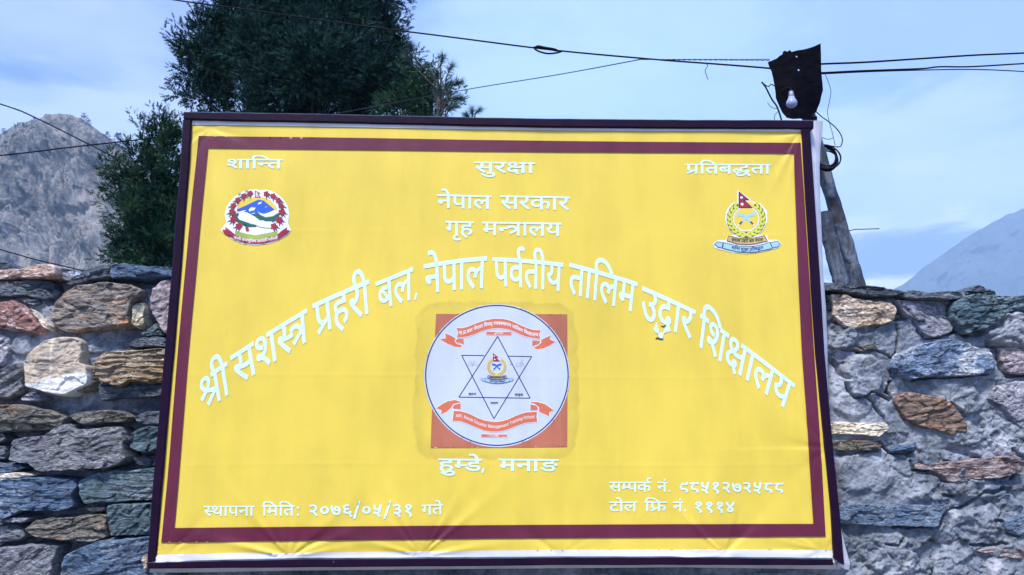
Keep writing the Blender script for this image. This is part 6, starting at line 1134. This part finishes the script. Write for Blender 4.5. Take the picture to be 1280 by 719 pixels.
# bent sheet-metal shade
m, nt, b = new_mat('sooty_sheet_metal'); M_TIN = m; v = objvec(nt)
n = nt.noise(v, 12, 7, .65)
nt.l(nt.ramp(n, [(.35, (.0012, .0014, .004)), (.65, (.004, .004, .008))]), b.inputs['Base Color']); b.inputs['Roughness'].default_value = .8
b.inputs['Specular IOR Level'].default_value = .03
nt.l(nt.bump(n, .6, .01), b.inputs['Normal'])
zl = lambda x, y: (950 + x / 3.993, 40 + y / 3.993)
OUT = [(40, 150), (62, 142), (84, 132), (97, 120), (112, 112), (116, 97), (128, 93), (134, 99), (150, 90), (158, 100), (185, 92), (215, 88), (240, 82), (270, 72), (303, 57), (305, 120), (306, 200), (311, 245), (315, 290), (306, 322), (300, 352), (288, 380), (281, 402), (268, 405), (256, 412), (262, 425), (285, 420), (286, 436), (230, 436), (200, 432), (165, 434), (135, 428), (112, 402), (98, 372), (88, 348), (80, 330), (78, 300), (72, 262), (66, 228), (58, 195), (46, 172)]
HOL = [ell(183, 123, 4.5, 4.5, 8), ell(193, 190, 5, 5, 8)]
V2, T2 = fill([[zl(*q) for q in OUT]] + [[zl(*q) for q in h] for h in HOL], 3.0, True)
def shade_y(px, py):
    u = (px - 993) / 33
    return .24 + .05 * u * u - .03 * (py - 100) / 50 + .006 * float(fbm(px * .15, py * .15, 1, 3))
Vf = [at(a_, b_, shade_y(a_, b_)) for a_, b_ in V2]; nf = len(Vf)
Vb = [Vector((q.x, q.y + .0025, q.z)) for q in Vf]
Fc = [tuple(t) for t in T2] + [tuple(int(k) + nf for k in t[::-1]) for t in T2]
ed = {}
for t in T2:
    for a_, b_ in ((t[0], t[1]), (t[1], t[2]), (t[2], t[0])): ed[(int(a_), int(b_))] = 1
for (a_, b_) in list(ed):
    if (b_, a_) not in ed: Fc.append((b_, a_, a_ + nf, b_ + nf))
sh = mesh_obj('lamp_shade', [tuple(q) for q in Vf + Vb], Fc, M_TIN)
tag(sh, 'ragged sooty black sheet-metal shade above the top right corner of the board', 'lamp shade')
# LED bulb
bulb = empty('light_bulb', at(989.6, 137, .15), 'unlit white bulb hanging in front of the black metal shade', 'light bulb')
m, nt, b = new_mat('frosted_bulb_plastic'); M_BULB = m; b.inputs['Base Color'].default_value = (.28, .34, .58, 1); b.inputs['Roughness'].default_value = .3
m, nt, b = new_mat('bulb_collar'); M_COLL = m; b.inputs['Base Color'].default_value = (.22, .24, .36, 1); b.inputs['Roughness'].default_value = .4
bc = at(989.6, 129, .15); s_ = (at(999.6, 129, .15) - at(989.6, 129, .15)).length / 10
def lathe(name, prof, mat, parent, base, axis):
    q = Vector((0, 0, 1)).rotation_difference(axis); V = []; Fc = []; N = 24
    for r, h in prof:
        for k in range(N):
            a = 2 * math.pi * k / N; V.append(Vector(base) + q @ Vector((r * math.cos(a), r * math.sin(a), h)))
    for i in range(len(prof) - 1):
        for k in range(N):
            a = i * N + k; b2 = i * N + (k + 1) % N; Fc.append((a, b2, b2 + N, a + N))
    Fc.append(tuple(reversed(range(N)))); Fc.append(tuple(range((len(prof) - 1) * N, len(prof) * N)))
    return mesh_obj(name, V, Fc, mat, parent, smooth=True)
ax = Vector((.06, .1, 1)).normalized(); rb_ = 6.6 * s_
pr = [(rb_ * math.sin(a), -rb_ * math.cos(a)) for a in np.linspace(.05, 2.25, 12)] + [(rb_ * .62, rb_ * 1.0), (rb_ * .55, rb_ * 1.3)]
lathe('globe', pr, M_BULB, bulb, bc, ax)
lathe('collar', [(rb_ * .56, rb_ * 1.3), (rb_ * .50, rb_ * 1.7), (rb_ * .40, rb_ * 2.1), (rb_ * .40, rb_ * 2.4)], M_COLL, bulb, bc, ax)
tp = bc + ax * rb_ * 2.4
V, Fc = tube(smooth_path([tp, tp + Vector((.004, .01, .02)), tp + Vector((.0, .05, .035)), tp + Vector((0, .12, .03))], 5), .0025, 6)
mesh_obj('lead', V, Fc, M_CABLE, bulb, smooth=True)
# nail that pins the shade to the pole
# overhead lines
cable('power_cable', [(120, -22, 1.4), (200, -3, 1.3), (330, 15, 1.2), (450, 32, 1.0), (560, 46, .9), (690, 62.5, .7), (820, 74.5, .6), (900, 80.5, .5), (962, 85.5, .40), (1000, 90, .33)], .0040, 'thick black cable sagging from the upper left past the juniper to the metal shade', n=14)
sp = empty('cable_joint', at(686, 66, .69), 'taped splice on the thick black cable above the middle of the board', 'cable joint')
V, Fc = tube(smooth_path([at(667, 59.5, .69), at(673, 58.5, .68), (at(680, 60, .68)), at(692, 62, .68), at(701, 65, .69)], 4), [.004] * 3 + [.0075] * 11 + [.004] * 3, 8)
mesh_obj('tape_wrap', V, Fc, M_CABLE, sp, smooth=True)
V, Fc = tube(smooth_path([at(668, 61, .69), at(674, 64.5, .68), at(684, 67, .68), at(694, 66.5, .68), at(702, 64.5, .69)], 5), .0042, 6)
mesh_obj('wire_tail', V, Fc, M_CABLE, sp, smooth=True)
cable('thin_cable', [(400, 146, 2.4), (480, 131, 2.0), (583, 112, 1.6), (700, 93, 1.2), (800, 74.5, .62)], .0026, 'thin wire rising from behind the juniper to join the thick cable', mat=M_WIRE)
tw = []
for ph in (0, math.pi):
    P = [at(800 + 162 * t / 60, 74.6 + .3 * t / 60 + 1.0 * math.sin(t * 1.3 + ph) * (t / 60) ** .6, .60 - .2 * t / 60 + .004 * math.cos(t * 1.3 + ph)) for t in range(61)]
    tw.append(tube(P, .0018, 5))
V, Fc = merge(tw); o = mesh_obj('twisted_wire', V, Fc, M_WIRE, smooth=True); tag(o, 'twisted pair of wires running level into the left side of the metal shade', 'wire')
cable('power_cable', [(1000, 82, .33), (1029, 80, .33), (1080, 78, .36), (1150, 73.5, .5), (1220, 69, .6), (1290, 66, .7), (1420, 60, 1.0)], .0042, 'upper black cable leaving the shade to the right edge', group=None)
cable('power_cable', [(1000, 92, .33), (1029, 91, .33), (1080, 88.5, .36), (1150, 86, .45), (1175, 83.6, .5), (1215, 83.4, .55), (1290, 79, .7), (1420, 72, 1.0)], .0036, 'middle black cable leaving the shade, kinked halfway to the right edge')
cable('power_cable', [(1000, 93.5, .34), (1029, 92.4, .34), (1080, 90, .38), (1150, 87.8, .5), (1220, 87.0, .6), (1290, 90, .7), (1420, 97, 1.0)], .0026, 'lowest and thinnest cable leaving the shade, dipping at the right edge')
cable('wire_end', [(881, 79, .52), (884.5, 82, .52), (881.5, 88, .52), (883, 94, .52), (885, 99.5, .52)], .0016, 'short loose wire end dangling from the cable left of the shade', 'wire', M_WIRE)
cable('bent_rod', [zl(8, 250) + (.28,), zl(28, 276) + (.28,), zl(60, 338) + (.28,), zl(84, 372) + (.28,), zl(106, 436) + (.26,), zl(110, 480) + (.24,)], .0034, 'bent black rod sticking up left of the metal shade', 'rod', n=6)
cable('loose_wire', [zl(12, 252) + (.28,), zl(30, 268) + (.27,), zl(44, 272) + (.26,), zl(56, 262) + (.25,), zl(72, 270) + (.25,)], .0022, 'short kinked wire between the bent rod and the shade', 'wire', n=6)
cable('loose_wire', [zl(38, 352) + (.28,), zl(50, 370) + (.27,), zl(72, 382) + (.27,), zl(92, 384) + (.27,), zl(88, 400) + (.27,), zl(74, 415) + (.27,), zl(72, 440) + (.26,), zl(72, 475) + (.24,)], .0014, 'curly thin wire at the foot of the bent rod', 'wire', M_WIRE, n=6)
cable('loose_wire', [zl(325, 212) + (.30,), zl(343, 255) + (.30,), zl(354, 300) + (.30,), zl(346, 350) + (.30,), zl(337, 400) + (.30,), zl(346, 450) + (.30,), zl(360, 500) + (.30,), zl(375, 565) + (.28,)], .0013, 'thin wire dropping from the cables to the coil', 'wire', M_WIRE, n=8)
cable('loose_wire', [zl(282, 400) + (.29,), zl(310, 425) + (.29,), zl(352, 455) + (.28,), zl(390, 492) + (.28,), zl(410, 530) + (.28,), zl(408, 560) + (.28,), zl(395, 574) + (.28,), zl(360, 570) + (.27,), zl(320, 562) + (.27,)], .0022, 'black wire looping from the shade down to the coil', 'wire', n=8)
cable('loose_wire', [zl(300, 522) + (.27,), zl(330, 534) + (.27,), zl(350, 535) + (.27,), zl(365, 528) + (.27,)], .0014, 'small curved wire stub above the coil', 'wire', M_WIRE, n=6)
cable('twig', [(1058, 290, .36), (1068, 287, .36), (1080, 286.6, .36), (1099, 286, .36)], .0020, 'thin forked twig sticking out to the right of the long pole', 'twig', M_WIRE, n=6)
cable('overhead_wire', [(-140, 88, 6), (0, 130, 6), (46, 148, 6.2), (120, 185, 6.6), (160, 205, 7)], .008, 'thin wire in front of the cliff at the far left, topmost of three', 'wire', M_WIRE)
cable('overhead_wire', [(-140, 206, 3.0), (0, 194.5, 3), (90, 184, 3), (175, 174.5, 3), (250, 165, 3)], .0052, 'black cable crossing the grey cliff at the left, middle of three', 'wire')
cable('overhead_wire', [(-120, 278, 3.0), (0, 312, 3), (50, 326, 3), (95, 336.5, 3), (200, 366, 3)], .0045, 'black cable passing just above the wall top at the left, lowest of three', 'wire')

# ------------------------------------------------------------------ ground
m, nt, b = new_mat('dusty_ground'); M_GR = m
pos = nt.n('ShaderNodeNewGeometry').outputs['Position']
n = nt.noise(pos, .6, 9, .65); n2 = nt.noise(pos, 30, 6, .7)
c = nt.ramp(n, [(.35, (.10, .095, .075)), (.65, (.21, .19, .16))]); c = nt.mix(1.0, c, nt.ramp(n2, [(.3, .6), (.7, 1.3)]), 'MULTIPLY')
nt.l(c, b.inputs['Base Color']); b.inputs['Roughness'].default_value = .95; nt.l(nt.bump(n2, .5, .02), b.inputs['Normal'])
g_ = np.concatenate([-np.geomspace(2880, 4, 40), np.linspace(-3.5, 3.5, 30), np.geomspace(4, 2880, 40)])
GX, GY = np.meshgrid(g_, g_); GZ = .02 * fbm(GX * 1.2, GY * 1.2, 0, 3) - .02
GZ = np.where(np.hypot(GX, GY) < 30, GZ, 0 - .02); i = np.arange(109)[:, None] * 110 + np.arange(109)[None, :]
o = mesh_obj('ground', np.stack([GX, GY, GZ], -1).reshape(-1, 3), np.stack([i, i + 1, i + 111, i + 110], -1).reshape(-1, 4), M_GR, smooth=True); o['kind'] = 'structure'

# ------------------------------------------------------------------ mountains
def rock_mat(name, c1, c2, c3, sc, bumpd, green=None):
    m, nt, b = new_mat(name); pos = nt.n('ShaderNodeNewGeometry').outputs['Position']
    st = nt.mapping(pos, scale=(1, 1, .16)); dg = nt.mapping(pos, scale=(1, 1, .4), rot=(0, R(35), 0))
    n1 = nt.noise(st, sc, 14, .76, .5); n2 = nt.noise(dg, sc * 3.5, 12, .78, .4); n3 = nt.noise(pos, sc * .35, 5, .6)
    c = nt.ramp(nt.math('MULTIPLY', nt.math('ADD', n1, n2), .5), [(.42, c1), (.495, c2), (.565, c3)])
    c = nt.mix(nt.ramp(n3, [(.50, 0.0), (.66, .55)]), c, tuple(min(1, x * 1.25) for x in c3))
    if green is not None:
        gn = nt.noise(pos, sc * 6, 7, .7); s = nt.n('ShaderNodeSeparateXYZ'); nt.l(nt.n('ShaderNodeNewGeometry').outputs['Normal'], s.inputs[0])
        c = nt.mix(nt.math('MULTIPLY', nt.ramp(gn, [(.54, 0.0), (.60, 1.0)]), nt.ramp(s.outputs[2], [(.42, 0.0), (.62, 1.0)])), c, green)
    nt.l(c, b.inputs['Base Color']); b.inputs['Roughness'].default_value = .95
    nt.l(nt.bump(nt.math('ADD', n1, n2), 1.0, bumpd), b.inputs['Normal'])
    return m
def mountain(name, ridge, Y0, slope, amp, nsc, nu, nv, mat, seed, flute=1.0):
    RP = [at(a, b_, Y0) for a, b_ in ridge]; xs_ = np.linspace(RP[0].x, RP[-1].x, nu)
    zr = np.interp(xs_, [q.x for q in RP], [q.z for q in RP])
    sz = zr.max(); zr = zr + sz * .012 * fbm(xs_ * nsc * 6, seed, 0, 5, .65)
    tt = np.concatenate([-np.linspace(1, .04, nv // 4), np.linspace(0, 1, nv)])
    T, Xm = np.meshgrid(tt, xs_, indexing='ij'); Zr = zr[None, :]
    zz = Zr * (1 - np.abs(T) ** 1.0)
    yy = np.where(T > 0, Y0 - slope * Zr * T ** 1.15, Y0 - slope * 1.4 * Zr * T)
    k = np.clip(np.abs(T) * 9, 0.12, 1)
    dsp = amp * (fbm(Xm * nsc, zz * nsc * .35 + seed, seed, 6, .55) * 1.3 - np.abs(fbm(Xm * nsc * 2.2 + zz * nsc * .8, zz * nsc * .9, seed + 5, 5)) * flute)
    w1, b1 = worley(Xm * nsc * 4 + .5 * fbm(Xm * nsc * 6, zz * nsc * 3, 1), zz * nsc * 1.6 + Xm * nsc, 5); w2, _b = worley(Xm * nsc * 13 + zz * nsc * 3, zz * nsc * 5, 8); dsp = dsp + amp * (.22 * w1 + .09 * w2)
    yy = yy + dsp * k; zz = zz + amp * .12 * fbm(Xm * nsc * 5, zz * nsc * 5, seed, 4) * k
    zz = np.where(np.abs(T) >= .999, -.5, zz)
    nt_, nx2 = Xm.shape; i = np.arange(nt_ - 1)[:, None] * nx2 + np.arange(nx2 - 1)[None, :]
    Fq = np.stack([i, i + nx2, i + nx2 + 1, i + 1], -1).reshape(-1, 4)
    o = mesh_obj(name, np.stack([Xm, yy, zz], -1).reshape(-1, 3), Fq, mat, smooth=True); o['kind'] = 'structure'; return o
M_CLIFF = rock_mat('grey_cliff_rock', (.035, .040, .052), (.24, .235, .24), (.58, .54, .52), .13, 5.0, (.03, .045, .035))
M_FAR = rock_mat('far_mountain_rock', (.045, .055, .06), (.075, .09, .095), (.11, .125, .125), .03, 10.0)
CL = [(-900, 420), (-600, 300), (-300, 210), (-120, 182), (0, 167), (12, 163), (25, 156), (45, 151), (60, 147), (75, 143.5), (88, 144), (100, 148), (112, 155), (124, 165), (134, 171), (144, 178), (152, 183), (160, 192), (175, 208), (200, 232), (260, 285), (330, 340), (420, 400), (560, 470)]
cliff = mountain('cliff', CL, 350, .55, 13, .030, 620, 330, M_CLIFF, 3.0, 1.2)
FR = [(600, 505), (800, 470), (950, 430), (1050, 395), (1125, 358), (1140, 347), (1160, 331), (1180, 316), (1200, 302), (1222, 287), (1240, 277), (1262, 268), (1280, 262), (1400, 228), (1600, 215), (2000, 280), (2400, 440)]
mountain('far_mountain', FR, 1800, .9, 80, .0038, 420, 160, M_FAR, 8.0)

# ------------------------------------------------------------------ foliage
def leaf_mat(name, c1, c2, c3, trans=.25):
    m, nt, b = new_mat(name); pos = nt.n('ShaderNodeNewGeometry').outputs['Position']
    n = nt.noise(pos, 7.0, 4, .6); n2 = nt.noise(pos, 26, 3, .6)
    f = nt.math('MULTIPLY_ADD', n2, .45, nt.math('MULTIPLY', n, .55))
    nt.l(nt.ramp(f, [(.38, c1), (.50, c2), (.62, c3)]), b.inputs['Base Color'])
    b.inputs['Roughness'].default_value = .7; b.inputs['Specular IOR Level'].default_value = .05
    return m
M_JUN = leaf_mat('dark_juniper_foliage', (.004, .018, .021), (.012, .045, .043), (.050, .120, .085))
M_JUN2 = leaf_mat('green_juniper_foliage', (.007, .029, .023), (.019, .064, .042), (.070, .130, .060))
M_PIN = leaf_mat('pine_needles', (.020, .055, .06), (.045, .10, .095), (.09, .15, .12))
M_TRK = simple_mat('juniper_bark', (.035, .032, .034), .9, .3, 25, .6)
def spray_template():
    """one feathery juniper tip, 1 unit long along +z: stem with scale-leaf side shoots"""
    V = []; T = []
    def blade(p, d, l, w_):
        d = d.normalized(); s = d.cross(Vector((.3, 1, .2))).normalized() * w_
        b0 = len(V); V.extend([p - s, p + s, p + d * l * .6 + s * .8, p + d * l, p + d * l * .6 - s * .8]); T.extend([(b0, b0 + 1, b0 + 2), (b0, b0 + 2, b0 + 4), (b0 + 4, b0 + 2, b0 + 3)])
    blade(Vector((0, 0, 0)), Vector((0, .05, 1)), 1.0, .05)
    r_ = random.Random(2)
    for i in range(8):
        h = .08 + i * .105
        a = i * 2.4
        d = Vector((math.cos(a) * .75, math.sin(a) * .75, .85)); blade(Vector((0, 0, h)), d, .44 - h * .22, .052)
    return np.array([tuple(q) for q in V]), np.array(T)
def needle_template(n=26):
    V = []; T = []; r_ = random.Random(4)
    for i in range(n):
        a = i * 2.399; el = r_.uniform(-.1, 1.1); d = Vector((math.cos(a) * math.cos(el), math.sin(a) * math.cos(el), math.sin(el) + .25)).normalized()
        s = d.orthogonal().normalized() * .018; p = Vector((0, 0, r_.uniform(0, .35))); b0 = len(V)
        V.extend([p - s, p + s, p + d * r_.uniform(.75, 1.0) + Vector((0, 0, -.05))]); T.append((b0, b0 + 1, b0 + 2))
    return np.array([tuple(q) for q in V]), np.array(T)
def scatter(tmpl, P, D, S_, seed=0):
    """copies of the template at P (n,3), its +z turned to D (n,3), scaled S (n)"""
    V0, T0 = tmpl; r_ = np.random.default_rng(seed); n = len(P)
    D = D / (np.linalg.norm(D, axis=1)[:, None] + 1e-9)
    a = r_.normal(size=(n, 3)); X1 = np.cross(a, D); X1 /= np.linalg.norm(X1, axis=1)[:, None] + 1e-9; Y1 = np.cross(D, X1)
    W_ = (V0[None, :, 0, None] * X1[:, None, :] + V0[None, :, 1, None] * Y1[:, None, :] + V0[None, :, 2, None] * D[:, None, :]) * S_[:, None, None] + P[:, None, :]
    T = T0[None] + (np.arange(n) * len(V0))[:, None, None]
    return W_.reshape(-1, 3), T.reshape(-1, 3)
SPR = spray_template(); NED = needle_template()
def crown_points(lobes, Yc, tufts_per, sprays_per, size, seed, upb=.55, tl=(.22, .42)):
    r_ = np.random.default_rng(seed); P = []; D = []; S_ = []
    for lb in lobes:
        px, py, rx, ry = lb[:4]; rx *= .86; ry *= .9; dy = lb[4] if len(lb) > 4 else 0; dens = lb[5] if len(lb) > 5 else 1
        c = np.array(at(px, py, Yc + dy)); k = (at(px + 10, py, Yc + dy) - at(px, py, Yc + dy)).length / 10
        R3 = np.array([rx * k, max(rx, 20) * k * .8, ry * k])
        nt_ = int(tufts_per * dens * (rx * ry) / 1600)
        d = r_.normal(size=(nt_, 3)); d /= np.linalg.norm(d, axis=1)[:, None]
        rad = r_.uniform(.25, 1.0, nt_) ** .55
        base = c + d * R3 * rad[:, None] * .86
        ax = d * .75 + np.array([0, 0, upb]) + r_.normal(size=(nt_, 3)) * .35; ax /= np.linalg.norm(ax, axis=1)[:, None]
        ln = r_.uniform(*tl, nt_)
        for i in range(nt_):
            t = r_.uniform(0, 1, sprays_per); q = r_.normal(size=(sprays_per, 3)); q -= ax[i] * (q @ ax[i])[:, None]; q /= np.linalg.norm(q, axis=1)[:, None]
            w_ = (.13 * (1 - t) ** .7 + .012) * ln[i] / .3
            P.append(base[i] + ax[i] * (t * ln[i])[:, None] + q * w_[:, None] * r_.uniform(.1, 1, sprays_per)[:, None])
            D.append(ax[i] * .9 + q * .75 + np.array([0, 0, .15])); S_.append(size * r_.uniform(.7, 1.25, sprays_per) * (1.1 - .4 * t))
    return np.concatenate(P), np.concatenate(D), np.concatenate(S_)
def tree(name, label, lobes, Yc, foot_px, top_px, leaf, tufts, sprays, size, seed, r0=.14, cat='tree', tmpl=None, **k):
    foot = at(foot_px, 359, Yc); foot.z = -.05; top = at(*top_px, Yc)
    o = empty(name, (foot.x, foot.y, 0), label, cat)
    path = [foot.lerp(top, t) + Vector((.05 * math.sin(t * 5 + seed), .04 * math.cos(t * 4), 0)) for t in np.linspace(0, 1, 16)]
    V, Fc = tube(path, list(np.linspace(r0, r0 * .15, 16)), 12); mesh_obj('trunk', V, Fc, M_TRK, o, smooth=True)
    lim = []; r_ = random.Random(seed)
    for lb in lobes:
        c = at(lb[0], lb[1], Yc + (lb[4] if len(lb) > 4 else 0)); dz = max(.25, (c - foot).length * .25)
        t = min(.95, max(.12, (c.z - dz * .6) / top.z)); s = foot.lerp(top, t)
        mid = s.lerp(c, .5) + Vector((0, 0, -.08)); lim.append(tube(smooth_path([s, mid, c], 4), list(np.linspace(r0 * .22 * (1.1 - t), .008, 9)), 6))
    V, Fc = merge(lim); mesh_obj('limbs', V, Fc, M_TRK, o, smooth=True)
    P, D, S_ = crown_points(lobes, Yc, tufts, sprays, size, seed, **k)
    V, T = scatter(tmpl or SPR, P, D, S_, seed); mesh_obj('crown', V, T, leaf, o)
    return o
zt_ = lambda x, y: (200 + x / 2.909, y / 2.909)
BIG = [  # px, py, rx, ry, extra depth, density
    (250, 75, 22, 36, 0, .8), (244, 112, 17, 28, 0, .8), (262, 50, 16, 22, .1, .8), (300, 22, 32, 30, 0, .9), (283, 60, 26, 30, .2, .9), (330, 60, 40, 40, -.3), (300, 100, 34, 34, .1, .9),
    (360, 25, 40, 38, -.2), (410, 35, 46, 42, -.4), (455, 40, 36, 40, 0), (478, 70, 28, 34, .1), (395, 85, 50, 40, -.6), (345, 115, 40, 28, -.4), (450, 100, 46, 36, -.3), (418, 125, 50, 24, -.2), (480, 125, 34, 24, 0),
    (505, 115, 20, 24, .1, .8), (330, -30, 50, 40), (400, -40, 60, 50, -.2), (460, -20, 42, 36), (430, -95, 52, 50), (360, -95, 44, 46), (395, -160, 40, 50), (260, 130, 26, 22, 0, .8), (380, 170, 110, 30, .2, .6), (380, 230, 120, 40, .2, .4), (390, 300, 110, 40, .2, .35)]
tree('juniper_tree', 'tall dark juniper rising behind the left half of the yellow board', BIG, 4.2, 385, (395, -190), M_JUN, 135, 31, .070, 21, .17, tl=(.20, .36))
LEFT = [(206, 170, 7, 20, 0, 1.2), (186, 172, 5, 15, 0, 1.1), (218, 186, 9, 18), (200, 200, 15, 22), (172, 205, 6, 17, 0, 1.1), (143, 213, 6, 11, 0, 1.1), (158, 228, 11, 13), (150, 236, 8, 10), (190, 232, 22, 22), (205, 262, 24, 26), (176, 268, 20, 18, -.1), (158, 262, 9, 10), (172, 292, 15, 16, -.1), (198, 300, 28, 24, -.1), (155, 312, 8, 13, -.1, .9), (176, 324, 24, 14, -.1), (232, 225, 12, 30), (235, 270, 18, 40), (235, 315, 20, 30), (205, 345, 50, 22, 0, .5), (190, 390, 50, 26, 0, .5)]
tree('juniper_tree', 'smaller brighter green juniper at the left edge of the board, above the wall', LEFT, 2.6, 200, (205, 175), M_JUN2, 190, 25, .050, 33, .07, tl=(.12, .22))
RB = [(538, 118, 18, 24, 0, .9), (515, 128, 16, 20), (552, 128, 12, 16, 0, .8), (530, 92, 7, 12, 0, .8), (500, 140, 26, 16), (545, 160, 30, 20, 0, .6), (540, 220, 30, 30, 0, .5)]
tree('juniper_tree', 'low bushy juniper against the right flank of the tall one, above the board', RB, 3.4, 535, (533, 90), M_JUN2, 150, 24, .052, 41, .06, tl=(.12, .26))
def pine(label, foot_px, Yc, tips, seed, size):
    foot = at(foot_px, 359, Yc); foot.z = -.05; o = empty('pine_tree', (foot.x, foot.y, 0), label, 'tree')
    top = at(tips[0][0], tips[0][1] + 6, Yc); V, Fc = tube([foot.lerp(top, t) + Vector((.04 * math.sin(4 * t), 0, 0)) for t in np.linspace(0, 1, 10)], list(np.linspace(.05, .006, 10)), 8); mesh_obj('trunk', V, Fc, M_TRK, o, smooth=True)
    lim = []; P = []; D = []; S_ = []; r_ = np.random.default_rng(seed)
    for x, y, dx, dy in tips:
        c = at(x, y, Yc); s = foot.lerp(top, min(.97, max(.3, (c.z - .25) / top.z))); e = at(x + dx, y + dy, Yc)
        lim.append(tube(smooth_path([s, s.lerp(c, .6), c, e], 3), [.006] * 4 + [.0045] * 6, 5))
        d = (e - c).normalized()
        for q in range(7):
            t = q / 6; P.append(tuple(c.lerp(e, t))); D.append(tuple(d + Vector(r_.normal(size=3) * .2))); S_.append(size * r_.uniform(.8, 1.1))
    V, Fc = merge(lim); mesh_obj('twigs', V, Fc, M_TRK, o, smooth=True)
    V, T = scatter(NED, np.array(P), np.array(D), np.array(S_), seed); mesh_obj('crown', V, T, M_PIN, o)
pine('young long-needled pine whose feathery tips stick out right of the junipers', 556, 2.9, [(551, 82, 2, -9), (560, 92, 5, -9), (565, 108, 9, -4), (556, 112, 6, -6), (548, 100, -2, -8), (566, 124, 9, -1), (545, 122, 3, -8), (558, 138, 8, -4), (512, 66, 2, -8), (512, 78, -3, -6), (540, 160, 4, -8)], 3, .085)
pine('single small pine sprig peeping over the top rail of the board', 591, 2.4, [(590, 146, 0, -7), (594, 143, 5, -5), (587, 148, -3, -4)], 6, .062)
# little pines on the cliff ridge
M_RP = leaf_mat('ridge_pine_foliage', (.03, .045, .05), (.05, .07, .07), (.08, .10, .09))
def ridge_pine(px, py, h_px, label, seed, wd=.32):
    Yr = 349; base = at(px, py + 1.5, Yr); h = (at(px, py - h_px, Yr) - base).length
    o = empty('ridge_pine', tuple(base), label, 'tree', 'small pines along the cliff ridge')
    V, Fc = tube([base, base + Vector((0, 0, h))], [h * .03, h * .01], 5); mesh_obj('trunk', V, Fc, M_TRK, o)
    r_ = np.random.default_rng(seed); n = 70; t = r_.uniform(.25, 1, n); a = r_.uniform(0, 6.28, n); rr = h * wd * (1.05 - t) * r_.uniform(.3, 1.1, n) * (1 + .5 * np.sin(t * 19))
    P = np.array(base)[None] + np.stack([rr * np.cos(a), rr * np.sin(a), t * h], 1); D = np.stack([np.cos(a), np.sin(a), .4 + 0 * a], 1)
    V, T = scatter(SPR, P, D, np.full(n, h * .24), seed); mesh_obj('crown', V, T, M_RP, o)
for k, (px, py, h, lb, wd) in enumerate([(4, 167, 6, 'leftmost tiny pine on the grey cliff ridge, at the photo edge', .5), (42, 152, 5, 'tiny pine on the left shoulder of the cliff ridge', .4), (57, 148, 5, 'tiny pine just left of the rounded cliff summit', .35),
        (104, 151, 9, 'broad dark pine just right of the cliff summit', .55), (111, 156, 6, 'small pine below the broad one on the cliff ridge', .5), (134, 172, 7, 'slim pine halfway down the right side of the ridge', .35), (147, 181, 14, 'tallest pine on the cliff ridge, near the left juniper', .34), (152, 184, 8, 'small pine beside the tallest one on the ridge', .4), (158, 190, 8, 'lowest pine on the ridge, touching the left juniper', .45)]):
    ridge_pine(px, py, h, lb, 60 + k, wd)

bpy.context.view_layer.update()
P = []; D = []; r_ = np.random.default_rng(5)
for cx, cy, n_, sx, sy in ((120, 182, 50, 9, 3), (131, 190, 34, 5, 3), (126, 206, 60, 7, 3.5), (117, 205, 20, 4, 2), (148, 190, 40, 8, 3), (150, 200, 20, 6, 3), (90, 150, 14, 9, 1.2), (28, 158, 12, 8, 1.5), (62, 190, 8, 2, 5)):
    for k in range(n_):
        d_ = ray(cx + r_.normal() * sx, cy + r_.normal() * sy)
        ok, loc, nrm, _i = cliff.ray_cast(CAM - cliff.location, d_)
        if ok: P.append(tuple(loc + cliff.location)); D.append((nrm.x + r_.normal() * .5, nrm.y, .8))
if P:
    V, T = scatter(SPR, np.array(P), np.array(D), r_.uniform(1.0, 2.2, len(P)), 5)
    o = mesh_obj('ledge_scrub', V, T, M_RP); tag(o, 'dark low scrub clinging to the ledges of the grey cliff', 'scrub', kind='stuff')

# ------------------------------------------------------------------ the air
m = bpy.data.materials.new('mountain_haze'); m.use_nodes = True; nt = NT(m.node_tree)
out = nt.n('ShaderNodeOutputMaterial'); pvn = nt.n('ShaderNodeVolumePrincipled'); nt.l(pvn.outputs[0], out.inputs['Volume'])
pvn.inputs['Color'].default_value = (.43, .67, 1.0, 1); pvn.inputs['Density'].default_value = .00046; pvn.inputs['Anisotropy'].default_value = 0.0
zt2 = 800
hz = box('haze', -3000, 3000, -3000, 2900, -1.2, zt2, m, None)
hz['kind'] = 'stuff'
